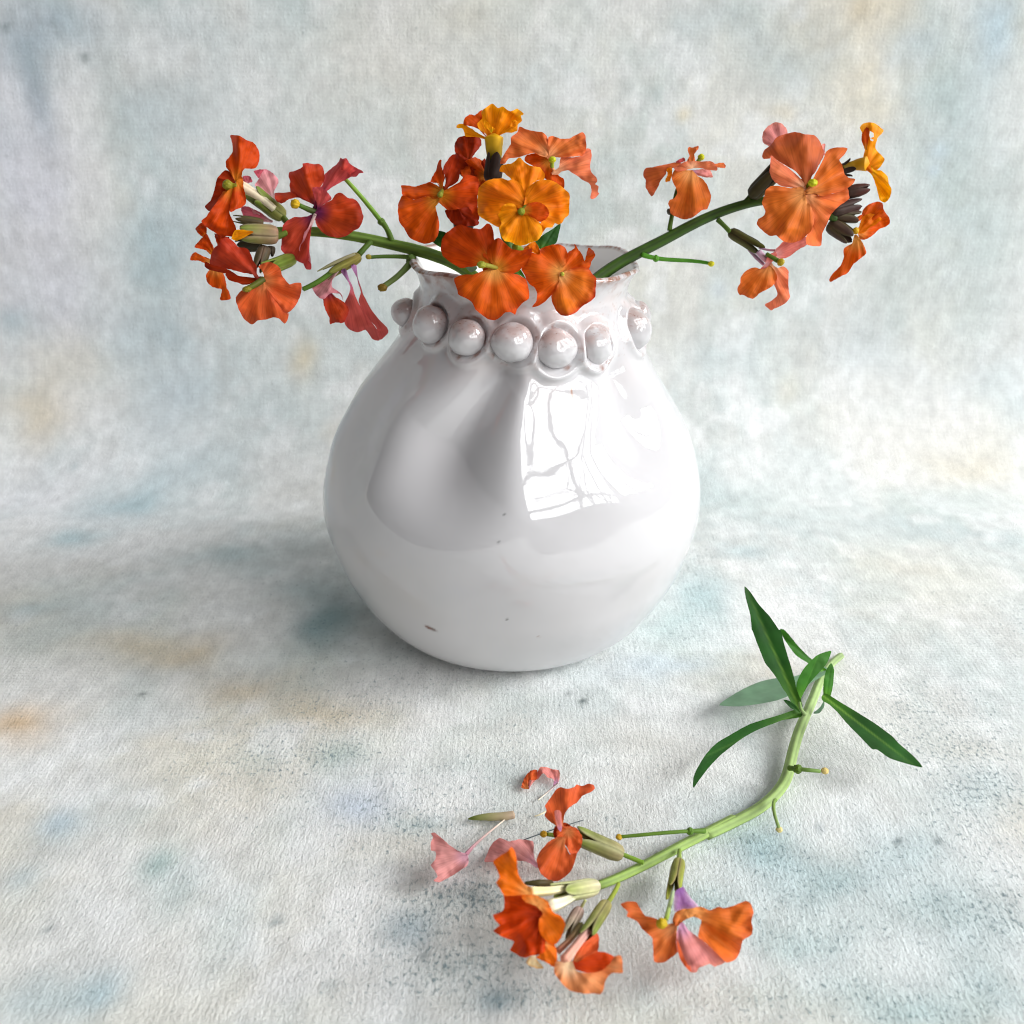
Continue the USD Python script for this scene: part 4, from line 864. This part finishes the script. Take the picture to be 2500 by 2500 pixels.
knob(r1, 'receptacle', *G.one(610, 1420), D1r + .003, 8, '#5c5a50')
# hanging bloom below
D5r = DR + .001
r5 = flower(sr, I, D5r, (1000, 880), [
    ('rsal', '1050,900 1010,830 1062,745 1120,690 1190,620 1350,600 1580,540 1590,670 1450,750 1320,852 1220,902 1120,905', dict(h=(1000, 860), s=.1, q=.1)),
    ('lsal', '1010,1030 1100,1060 1180,1040 1250,1070 1282,1140 1272,1300 1282,1450 1304,1520 1292,1580 1220,1662 1120,1712 1030,1752 990,1782 930,1742 878,1680 950,1640 1040,1580 1092,1510 1060,1400 1030,1330 1060,1230 1030,1130', dict(h=(980, 1000), s=.1, q=.1)),
    ('osal', '890,1050 800,1080 740,1058 640,1070 540,1130 470,1230 458,1330 412,1410 450,1520 520,1520 600,1570 680,1587 750,1520 860,1450 960,1400 1052,1320 1088,1220 1042,1100 970,1030', dict(h=(930, 1030), s=-.1, q=.3)),
    ('rsal', '800,1080 880,1000 890,940 960,830 1060,800 1082,850 990,980 910,1060', dict(h=(900, 1000), s=-.1, ruf=.03)),
], label='salmon flower hanging below the right stem')
knob(r5, 'stigma', *I.one(1145, 965), D5r - .002, 9, '#a8981c'); px_tube(r5, 'style', T(I, D5r - .001, (900, 830, 36), (1100, 945, 42)), ('#5a7020', '#4c7018'), seg=8)
px_tube(r5, 'claw', T(I, D5r, (760, 790, 52), (860, 900, 50), (940, 980, 34)), ('#c8a8c0', '#d8a8b4'), seg=8); px_tube(r5, 'claw', T(I, D5r + .001, (600, 750, 24), (740, 900, 32), (860, 1010, 26)), ('#b098a8', '#c8a8c4'), seg=8); px_tube(r5, 'claw', T(I, D5r + .001, (780, 720, 20), (920, 760, 18), (1050, 770, 20)), ('#b090b0', '#c08890'), seg=8)
sepals(r5, Pt(I, 285, 450, D5r + .002), Pt(I, 830, 770, D5r), 13.5, ('#4c4a24', '#5a6424', '#3e3a1e'), open_=.12, lens=(1.05, .9, .95, .85), phase=.6)
px_tube(r5, 'pedicel', T(I, D5r + .001, (80, 245, 44), (180, 340, 38), (285, 450, 40)), ('#4a6a20', '#5a7a2c'), seg=8)
# yellow trumpet at far right
D3r = DR + .002
r3 = flower(sr, H, D3r, (1500, 620), [
    ('yel', '1440,600 1480,440 1440,300 1450,230 1420,160 1460,110 1530,93 1610,110 1700,180 1712,210 1640,290 1612,400 1642,460 1722,540 1722,572 1670,652 1600,702 1540,600', dict(h=(1500, 620), s=.1, q=.1, ruf=.1, holes=['1545,200 1590,228 1572,330 1548,290'])),
    ('dorg', '1450,230 1500,150 1530,140 1530,300 1510,400 1480,430 1440,310', dict(h=(1500, 430), s=-.1, ruf=.05)),
    ('yel2', '1440,630 1530,585 1600,690 1680,690 1762,770 1782,860 1812,930 1792,1030 1730,1092 1670,1062 1640,960 1600,820 1560,740 1510,692', dict(h=(1500, 640), s=.0, q=.2, ruf=.12)),
    ('yorg', '1450,640 1530,580 1582,710 1560,730 1500,690', dict(h=(1480, 620), s=-.2, ruf=.04)),
], tilt=(-.3, 0), label='bright yellow trumpet flower at the far right seen from the side')
px_tube(r3, 'tube', T(H, D3r, (1200, 680, 46), (1350, 630, 62), (1500, 610, 90, -1)), ('#6a5a18', '#e0a010'), seg=16)
sepals(r3, Pt(H, 1130, 720, D3r + .001), Pt(H, 1350, 640, D3r), 15, ('#2a1c14', '#241410'), open_=.25, lens=(.9, 1, .8, .95), phase=.1, wide=.55)
# dark buds at the tip
rb = thing('bud', parent=sr); sepals(rb, Pt(H, 1220, 980, DR), Pt(H, 1545, 905, DR - .001), 15, ('#3a2c22', '#5a2422', '#42322a'), open_=-.2, lens=(1, .98, 1, .98), wide=1.0)
rb = thing('bud', parent=sr); sepals(rb, Pt(H, 1060, 1210, DR - .001), Pt(H, 1440, 1100, DR), 17, ('#342820', '#42262a', '#3a2a24'), open_=-.1)
# bloom at lower right
D4r = DR
r4 = flower(sr, H, D4r, (1390, 1440), [
    ('org', '1455,1190 1530,1110 1640,1078 1702,1100 1712,1180 1782,1270 1792,1340 1742,1392 1660,1420 1560,1512 1480,1552 1410,1540 1400,1440 1440,1300', dict(h=(1400, 1430), s=.2, q=.0, ruf=.12)),
    ('yorg', '1400,1470 1420,1350 1460,1260 1540,1225 1600,1235 1690,1290 1620,1360 1540,1400 1470,1470', dict(h=(1400, 1450), s=-.1, ruf=.08)),
    ('org', '1320,1310 1420,1250 1510,1230 1460,1290 1380,1330', dict(h=(1380, 1400), s=.1)),
    ('org', '1365,1540 1390,1545 1440,1560 1500,1700 1480,1740 1350,1850 1270,1960 1180,2010 1060,2075 1040,2050 1080,1975 1180,1870 1220,1770 1215,1690 1240,1640 1320,1600', dict(h=(1370, 1510), s=-.05, q=.2, ruf=.12)),
], tilt=(-.15, 0), label='orange flower low on the right end of the sprig')
knob(r4, 'stigma', *H.one(1368, 1440), D4r - .001, 8, '#d0a010'); px_tube(r4, 'style', T(H, D4r, (1300, 1450, 30), (1370, 1440, 34)), ('#a08020', '#c09a18'), seg=8)
sepals(r4, Pt(H, 1040, 1350, D4r + .001), Pt(H, 1330, 1540, D4r - .001), 19, ('#3a3222', '#46302a', '#4a4428'), open_=-.02, lens=(1, .95, 1, .9), phase=.8)
sepals(r4, Pt(H, 1090, 1240, D4r), Pt(H, 1420, 1270, D4r), 16, ('#403824', '#50382e', '#4e4a2c'), open_=-.02, phase=.4)
# big salmon bloom
D2r = DR - .012
r2 = flower(sr, H, D2r, (740, 960), [
    ('ppk', '215,342 215,230 270,150 360,95 440,105 512,180 520,260 420,330 330,400', dict(h=(420, 380), s=.2, off=9, ruf=.08)),
    ('ppk', '950,372 992,362 982,440 990,500 940,500', dict(h=(940, 520), off=5)),
    ('dsal', '745,930 720,830 620,700 480,620 330,525 300,547 230,552 203,520 240,430 310,380 390,280 500,240 620,213 720,240 850,255 932,340 972,470 952,550 882,680 822,770 790,850', dict(s=-.1, q=.3, ruf=.09)),
    ('lsal', '720,890 640,902 560,902 430,882 340,812 298,710 310,600 318,505 400,570 520,650 640,750 725,840', dict(h=(735, 920), s=-.3, q=.3, ruf=.06)),
    ('osal', '760,960 820,850 860,750 900,680 970,540 1000,460 1080,415 1180,403 1268,420 1222,500 1165,560 1202,620 1232,740 1282,780 1362,802 1320,872 1200,942 1080,982 960,1012 860,980', dict(h=(760, 960), s=-.1, q=.2, ruf=.1)),
    ('sal', '735,1040 800,985 960,1005 1100,975 1252,898 1282,980 1284,1050 1190,1112 1110,1182 1050,1262 1002,1380 950,1480 940,1622 860,1632 758,1610 758,1500 830,1400 850,1250 800,1150', dict(h=(750, 1020), s=.05, q=.15, ruf=.1)),
    ('osal', '730,1050 715,900 560,910 370,878 258,920 238,1000 203,1090 250,1200 230,1250 160,1300 138,1360 200,1430 290,1502 380,1500 470,1572 560,1592 680,1562 800,1460 852,1350 852,1230 800,1120', dict(h=(725, 1010), s=-.2, q=.35, ruf=.09)),
], tilt=(-.05, -.05), thr=170, thr_col='#a85028', label='large salmon flower facing the camera on the right sprig')
px_tube(r2, 'style', T(H, D2r - .001, (735, 915, 34, 1), (800, 870, 34)), ('#6a8a20', '#8a9a20'), seg=10); knob(r2, 'stigma', *H.one(835, 845), D2r - .003, 11.5, '#c4c81c', flat=.8)
sepals(r2, Pt(H, 75, 1010, DR + .001), Pt(H, 430, 640, D2r + .006), 19, ('#3a3a18', '#4c4418', '#2e2c14'), open_=.05, phase=.2)
px_tube(r2, 'pedicel', [(*H.one(-30, 1110), .2375, 6), (*H.one(80, 1005), DR + .001, 8)], ('#3c5a1c', '#3c4a18'), seg=8)

# ---------------------------------------------------------------- sprig lying on the canvas
GZ = .0003
sg = thing('cut_sprig', 'cut flower sprig lying on the canvas in front, with green leaves and orange blooms', 'flower sprig')
def gD(crop, x, y, h): 
    p = crop.one(x, y); return float(ground_D(np.array(p[0]), np.array(p[1]), h))
def gp(crop, x, y, r, h):
    p = crop.one(x, y); return (*p, gD(crop, x, y, h), crop.r(r))
px_tube(sg, 'stem', [gp(Mc, 1210, 590, 24, 0.0011), gp(Mc, 1060, 770, 30, 0.0022), gp(Mc, 995, 930, 33, 0.0033), gp(Mc, 955, 1020, 33, 0.0039), gp(Mc, 895, 1170, 36, 0.0033), gp(Mc, 850, 1340, 38, 0.0025), gp(Mc, 800, 1500, 40, 0.0019), gp(Mc, 690, 1630, 40, 0.0017), gp(Mc, 500, 1750, 39, 0.0017),
                     gp(Mc, 250, 1865, 38, 0.0017), gp(Q, 1700, 345, 27, 0.0017), gp(Q, 1500, 445, 26, 0.0019), gp(Q, 1300, 550, 25, 0.0022), gp(Q, 1130, 635, 24, 0.0028), gp(Q, 990, 690, 23, 0.0039)],
        ('#a4bc80', '#94b058'), ridge=.09, stripe=.22, n=90, seg=20, zmin=GZ)
silique(sg, [gp(Mc, 840, 1390, 20, .005), gp(Mc, 900, 1397, 16, .006), gp(Mc, 1060, 1413, 13, .006)], (*Mc.one(1094, 1410), 9), ('#5a7a20', '#7a9a50'), '#d8c078', joint=(*Mc.one(900, 1398), 11, gD(Mc, 900, 1398, .006)), zmin=GZ)
silique(sg, [gp(Mc, 742, 1620, 14, .004), gp(Mc, 735, 1720, 12, .005), gp(Mc, 765, 1815, 13, .003)], (*Mc.one(768, 1830), 8), ('#7a9a40', '#8aa060'), '#d8c888', zmin=GZ)
silique(sg, [gp(Q, 1545, 405, 15, .004), gp(Q, 1470, 406, 10, .005), gp(Q, 1300, 418, 10, .0055), gp(Q, 1110, 435, 9, .005)], (*Q.one(1097, 437), 8), ('#5a7e28', '#6a8a30'), '#c8a028', joint=(*Q.one(1470, 406), 9, gD(Q, 1470, 406, .005)), zmin=GZ)
hz = Mc.one(900, 950)
DL0 = gD(Mc, 930, 1000, .008)
leaf(sg, Mc, '340,942 400,890 520,820 640,770 760,745 870,735 1000,700 1092,690 1060,742 980,792 870,860 760,905 640,930 480,950', (1090, 695), gD(Mc, 1090, 700, .004), 'leafg', rib='#86a886', zmin=GZ, tilt=(0, -1.9), ruf=.03)
leaf(sg, Mc, '772,400 800,400 832,430 905,520 985,600 1105,690 1070,705 975,642 885,582 805,472', (1100, 700), gD(Mc, 1100, 700, .004), 'leaf2', rib=None, zmin=GZ, s=-.25, q=.2)
leaf(sg, Mc, '1010,1000 1060,955 1090,905 1088,955 1055,998', (1090, 905), gD(Mc, 1060, 960, .006), 'leafg', rib=None, zmin=GZ)
leaf(sg, Mc, '905,992 800,1003 680,1038 550,1080 428,1148 318,1214 238,1300 178,1400 155,1460 154,1532 200,1472 262,1390 345,1302 480,1195 600,1124 750,1064 865,1018', (905, 998), gD(Mc, 905, 1000, .008), 'leaf', rib='#74a050', zmin=GZ, s=-.02, q=.04, cup=-.3, tilt=(0, -1.3))
leaf(sg, Mc, '1098,886 1140,884 1222,930 1322,990 1450,1070 1572,1160 1622,1214 1722,1300 1792,1384 1700,1366 1560,1322 1470,1260 1430,1254 1358,1180 1250,1070 1160,962', (1100, 888), gD(Mc, 1090, 890, .010), 'leaf', zmin=GZ, tilt=(.10, -1.25), s=0, q=.0, ruf=.02)
leaf(sg, Mc, '1086,885 1083,800 1100,700 1138,640 1160,690 1152,800 1132,882', (1105, 885), gD(Mc, 1090, 890, .009), 'leaf2', rib=None, zmin=GZ, cup=.4)
leaf(sg, Mc, '902,944 860,890 800,832 758,760 700,682 668,642 650,600 610,500 578,410 572,402 560,290 530,180 519,92 560,130 622,220 702,310 765,400 780,408 802,500 832,600 862,700 886,800', (902, 944), gD(Mc, 905, 950, .008), 'leaf', s=-.10, q=.10, ruf=.02, zmin=GZ)
leaf(sg, Mc, '900,944 885,850 900,760 950,672 1030,590 1100,560 1141,557 1110,640 1050,712 980,790 930,880', (900, 944), gD(Mc, 905, 950, .0075), 'leaf2', rib='#5c9c2c', s=-.15, q=.1, zmin=GZ)
leaf(sg, Mc, '798,904 840,910 892,950 915,992 850,962', (912, 990), gD(Mc, 905, 985, .009), 'leaf', rib=None, zmin=GZ)
px_tube(sg, 'leaf_stalk', [gp(Mc, 955, 1010, 18, .008), gp(Mc, 925, 970, 12, .009), gp(Mc, 915, 920, 10, .010)], ('#a8c080', '#8ab060'), seg=8, zmin=GZ)
# open red-orange bloom, upper left of the stem
D3g = gD(K, 1560, 1000, .008)
g3 = flower(sg, K, D3g, (1560, 760), [
    ('mor', '1545,720 1480,685 1400,622 1360,570 1380,520 1364,470 1420,390 1480,300 1530,270 1600,290 1680,270 1704,238 1760,260 1830,233 1882,250 1898,290 1840,330 1770,362 1712,430 1622,492 1572,562 1560,640', dict(h=(1560, 740), tilt=(0, -1.1), s=-.15, q=.15, ruf=.1)),
    ('mor', '1500,700 1620,690 1700,710 1762,800 1757,900 1702,985 1640,995 1590,900 1520,850 1490,780', dict(h=(1620, 760), s=-.2, ruf=.08)),
    ('mor', '1510,800 1400,860 1310,960 1273,1050 1290,1130 1320,1200 1400,1262 1490,1282 1570,1240 1640,1170 1692,1050 1705,975 1630,990 1570,880', dict(h=(1570, 820), s=.0, q=.12, ruf=.07)),
    ('ppk', '1463,530 1530,528 1545,640 1545,720 1500,720', dict(h=(1530, 740), tilt=(0, -1.0), ruf=.03)),
], zmin=GZ, tilt=(0, -.55), thr=110, thr_col='#a83810', label='red orange flower beside the lying stem, nearest the vase')
DS3 = gD(K, 1480, 790, .008)
px_tube(g3, 'style', [(*K.one(1560, 800), DS3 + .001, 6), (*K.one(1385, 775), DS3, 5)], ('#5a7020', '#6a7a20'), seg=8); knob(g3, 'stigma', *K.one(1348, 774), DS3, 9, '#b08a20', flat=.8)
sepals(g3, Pt(Q, 1115, 530, gD(Q, 1115, 530, .005)), Pt(Q, 860, 420, gD(Q, 860, 420, .009)), 22, ('#a89a70', '#82963c', '#a8a878'), zmin=GZ, open_=.05, phase=.2)
px_tube(g3, 'pedicel', [gp(Q, 1225, 572, 12, .004), gp(Q, 1110, 525, 12, .005)], ('#7aa030', '#8aa840'), seg=8, zmin=GZ)
# purple-throated bloom right of the stem
D4g = gD(L, 900, 1000, .009)
g4 = flower(sg, L, D4g, (900, 820), [
    ('purp', '960,540 1050,670 1152,785 1060,830 860,845 838,800 850,600 900,560', dict(h=(910, 560), tilt=(0, -.6), ruf=.03)),
    ('sal', '860,1000 760,1002 600,922 480,892 420,800 380,730 300,713 186,740 190,772 270,850 256,900 380,960 440,1052 520,1120 572,1180 590,1432 612,1474 720,1472 840,1392 890,1330 890,1200 870,1090', dict(h=(860, 1000), s=.0, q=.1, ruf=.12)),
    ('osal', '1180,950 1080,905 960,955 880,1030 825,970 850,860 930,815 1080,795 1180,780 1280,825 1400,778 1460,800 1600,760 1730,708 1792,740 1832,850 1802,960 1822,1060 1802,1130 1700,1200 1660,1342 1600,1442 1490,1472 1350,1340 1240,1240 1140,1150', dict(h=(1060, 860), s=.0, q=.1, ruf=.14)),
    ('ppk', '880,1090 940,985 1020,1070 1130,1150 1250,1250 1362,1340 1478,1460 1400,1512 1340,1524 1280,1490 1150,1542 1120,1592 1050,1594 960,1500 900,1380 868,1250', dict(h=(940, 1000), s=-.05, q=.1, ruf=.08, folds=[('mor', '872,1180 915,1270 960,1390 1010,1500 1080,1530 1150,1520 1120,1592 1050,1594 960,1500 900,1380')])),
], zmin=GZ, tilt=(0, -.5), label='salmon flower with a purple throat right of the lying stem')
px_tube(g4, 'style', [(*L.one(830, 600), gD(L, 830, 600, .007), 5), (*L.one(745, 930), gD(L, 745, 930, .013), 6)], ('#b8c8a0', '#9ab040'), seg=8); knob(g4, 'stigma', *L.one(690, 990), gD(L, 690, 990, .0135), 13, '#c8a818')
sepals(g4, Pt(L, 905, 210, gD(L, 905, 210, .004)), Pt(L, 830, 620, gD(L, 830, 620, .006)), 15.5, ('#a8a850', '#94a030', '#9c8c5c'), zmin=GZ, open_=.05, phase=.6, lens=(.9, 1.1, .85, .95))
px_tube(g4, 'pedicel', [gp(L, 910, 80, 26, .003), gp(L, 905, 220, 34, .004)], ('#86a440', '#9aac50'), seg=8, zmin=GZ)
# peach bloom low in front
D2g = gD(J, 1100, 1500, .012)
g2 = flower(sg, J, D2g, (1130, 1500), [
    ('mor', '1240,1300 1330,1230 1440,1150 1462,1230 1442,1380 1330,1440 1180,1520 1150,1480', dict(h=(1160, 1500), tilt=(0, -.9), off=3)),
    ('gred', '1130,1520 1230,1480 1330,1420 1460,1368 1560,1388 1640,1430 1610,1540 1500,1610 1330,1620 1190,1580', dict(off=2, ruf=.04)),
    ('peach', '1140,1500 1040,1500 960,1478 928,1600 980,1690 1060,1782 1140,1832 1280,1862 1400,1862 1472,1872 1512,1820 1542,1700 1602,1622 1742,1620 1742,1560 1722,1418 1640,1428 1590,1510 1480,1600 1300,1622 1190,1590', dict(s=-.1, q=.15, ruf=.1)),
], zmin=GZ, tilt=(0, -.35), label='peach orange cupped flower lowest on the lying sprig')
sepals(g2, Pt(J, 1550, 800, gD(J, 1550, 800, .006)), Pt(J, 1270, 1230, gD(J, 1270, 1230, .010)), 17, ('#a89a60', '#748c2a', '#9c9464'), zmin=GZ, open_=.05, phase=.5)
px_tube(g2, 'claw', [(*J.one(1330, 1120), gD(J, 1330, 1120, .008), 9), (*J.one(1190, 1300), gD(J, 1190, 1300, .011), 10), (*J.one(1050, 1480), gD(J, 1050, 1480, .012), 12)], ('#d8a8a0', '#e8a890'), seg=10)
px_tube(g2, 'claw', [(*J.one(1250, 1050), gD(J, 1250, 1050, .007), 7), (*J.one(1120, 1230), gD(J, 1120, 1230, .009), 7), (*J.one(980, 1360), gD(J, 980, 1360, .010), 8)], ('#a8a070', '#b87860'), seg=10)
px_tube(g2, 'pedicel', [gp(J, 1690, 570, 26, .005), gp(J, 1630, 690, 28, .006), gp(J, 1560, 800, 30, .006)], ('#a0b040', '#94a038'), seg=8, zmin=GZ)
gb = thing('bud', parent=sg); sepals(gb, Pt(J, 1230, 870, gD(J, 1230, 870, .006)), Pt(J, 1060, 1180, gD(J, 1060, 1180, .008)), 14, ('#d8b0a8', '#b8b090'), zmin=GZ, open_=-.1)
px_tube(gb, 'pedicel', [gp(J, 1300, 760, 18, .008), gp(J, 1235, 880, 20, .006)], ('#c8cc90', '#c0c080'), seg=8)
# big orange bloom at the tip
D1g = gD(J, 700, 1050, .016)
g1 = flower(sg, J, D1g, (760, 950), [
    ('cream', '600,1500 640,1432 700,1420 740,1480 806,1560 740,1568 660,1542', dict(h=(700, 1400), off=2, ruf=.05)),
    ('gred', '340,690 430,690 560,690 700,740 822,760 830,860 790,960 780,1080 800,1200 860,1250 845,1350 760,1402 680,1412 560,1442 480,1392 410,1350 460,1250 390,1222 280,1172 212,1120 290,1060 230,990 212,930 330,888 345,800', dict(s=.05, q=.0, ruf=.14)),
    ('gor', '760,1400 850,1260 940,1290 970,1420 950,1545 900,1540 850,1500 720,1440', dict(h=(800, 1250), s=-.1, ruf=.08)),
    ('gor', '640,690 760,720 850,770 920,900 1012,950 1064,1040 1042,1140 1002,1222 940,1284 860,1262 780,1182 748,1070 760,980 800,920 720,830 600,790 540,710', dict(h=(720, 820), s=-.2, q=.15, ruf=.08)),
    ('gor', '680,660 650,605 590,580 530,490 500,400 490,300 470,180 430,130 370,190 290,240 212,300 250,390 290,480 268,520 248,560 290,620 340,705 430,710 560,700 650,690', dict(h=(660, 680), s=-.1, q=.15, ruf=.1)),
], zmin=GZ, tilt=(.15, -.15), label='large deep orange flower at the tip of the lying sprig')
px_tube(g1, 'claw', [(*J.one(1080, 600), gD(J, 1080, 600, .010), 9), (*J.one(860, 650), gD(J, 860, 650, .014), 10), (*J.one(650, 660), gD(J, 650, 660, .016), 12)], ('#f0ecc8', '#f4dca0'), seg=10)
px_tube(g1, 'claw', [(*J.one(1150, 720), gD(J, 1150, 720, .010), 10), (*J.one(980, 800), gD(J, 980, 800, .013), 14), (*J.one(870, 830), gD(J, 870, 830, .015), 16)], ('#f0ecc8', '#f4eccc'), seg=10)
sepals(g1, Pt(J, 1430, 600, gD(J, 1430, 600, .007)), Pt(J, 900, 700, gD(J, 900, 700, .013)), 21, ('#d8ccac', '#a8b858', '#d8dca0'), zmin=GZ, open_=.1, lens=(.95, .8, 1, .85), phase=.9)
px_tube(g1, 'dry_sepal', [(*J.one(890, 560), gD(J, 890, 560, .010), 8), (*J.one(740, 560), gD(J, 740, 560, .012), 9), (*J.one(590, 560), gD(J, 590, 560, .012), 4)], ('#4c3a20', '#54502c'), seg=8)

# ---------------------------------------------------------------- fallen pieces
def fallen(name, label, cat, crop, pieces, claw=None, D=None, group=None):
    t = thing(name, label, cat, group)
    for (col, txt, h, op) in pieces:
        seed_n[0] += 1
        op = dict(op); hh_ = op.pop('height', .004); yh = op.pop('at', h)
        P, F, c, uv = petal_mesh(col, crop(txt), crop.one(*h), gD(crop, *yh, hh_), seed=seed_n[0], zmin=GZ, **op)
        obj('petal_blade', (P, F), M_PETAL, t, tint=c, uv=uv)
    if claw: px_tube(t, 'claw', claw[0], claw[1], seg=8, zmin=GZ)
    return t
fallen('fallen_petal', 'fallen pink petal with a long pale claw, left of the lying blooms', 'petal', K,
       [('fpk', '520,1000 430,952 330,882 240,802 180,758 138,770 165,802 138,870 138,950 190,962 190,1040 138,1112 180,1160 212,1230 168,1270 230,1292 330,1242 430,1182 530,1112 546,1030', (520, 1000), dict(height=.005, tilt=(-.0, -.9), s=0, q=0, ruf=.10))],
       claw=([gp(K, 505, 1010, 26, .004), gp(K, 600, 900, 18, .003), gp(K, 770, 750, 11, .002), gp(K, 932, 618, 8, .0012)], ('#c07a90', '#f0e4d0')))
fallen('fallen_petal', 'fallen dusky rose petal tucked behind the large orange bloom', 'petal', J,
       [('fpk', '108,305 150,190 212,80 290,28 370,58 410,72 520,43 600,53 687,75 690,180 702,300 725,360 640,325 560,300 420,300 200,312', (730, 360), dict(height=.003, tilt=(0, -1.1), s=0, q=0, ruf=.10))])
fallen('fallen_petal', 'small crumpled pink petal curled up nearest the vase', 'petal', K,
       [('mor', '1108,272 1150,160 1210,95 1282,88 1272,192 1196,202 1190,292', (1180, 280), dict(height=.001, tilt=(0, -1.0), s=0, q=0, ruf=.14)),
        ('ppk', '1280,190 1288,100 1320,53 1390,60 1450,80 1512,90 1524,150 1502,230 1448,272 1460,190 1400,170 1345,122', (1480, 240), dict(height=.001, tilt=(0, -1.0), s=0, q=0, ruf=.14)),
        ('ppk', '1190,292 1180,210 1260,195 1222,240', (1190, 280), dict(height=.001, tilt=(0, -.9), s=0, q=0))],
       claw=([gp(K, 1505, 225, 9, .003), gp(K, 1420, 300, 8, .0012), gp(K, 1292, 408, 7, .0008)], ('#d8b8c0', '#f2ead4')))
t = thing('fallen_sepal', 'narrow green fallen sepal lying by the pink petal claw', 'sepal')
px_tube(t, 'blade', [gp(K, 1030, 565, 42, .0015), gp(K, 960, 578, 46, .0015), gp(K, 760, 590, 42, .0015), (gp(K, 600, 603, 24, .0012)), gp(K, 540, 612, 6, .0008)], ('#c0a890', '#7a9030'), zmin=GZ, seg=14)
t = thing('dried_stamen', 'tiny cream stamen scrap lying left of the red orange bloom', 'stamen')
px_tube(t, 'filament', [gp(K, 1375, 530, 9, .001), gp(K, 1320, 560, 10, .001), gp(K, 1250, 583, 5, .0008)], ('#f0e6c8', '#e8dcb8'), zmin=GZ, seg=8)
t = thing('dark_thread', 'thin dark thread on the canvas behind the red orange bloom', 'thread')
px_tube(t, 'fibre', [gp(K, 1130, 838, 5, .0004), gp(K, 1350, 760, 5, .0004), gp(K, 1560, 690, 4, .0004), gp(K, 1780, 622, 4, .0004)], ('#3a4a50', '#4a585c'), zmin=.0001, seg=6)
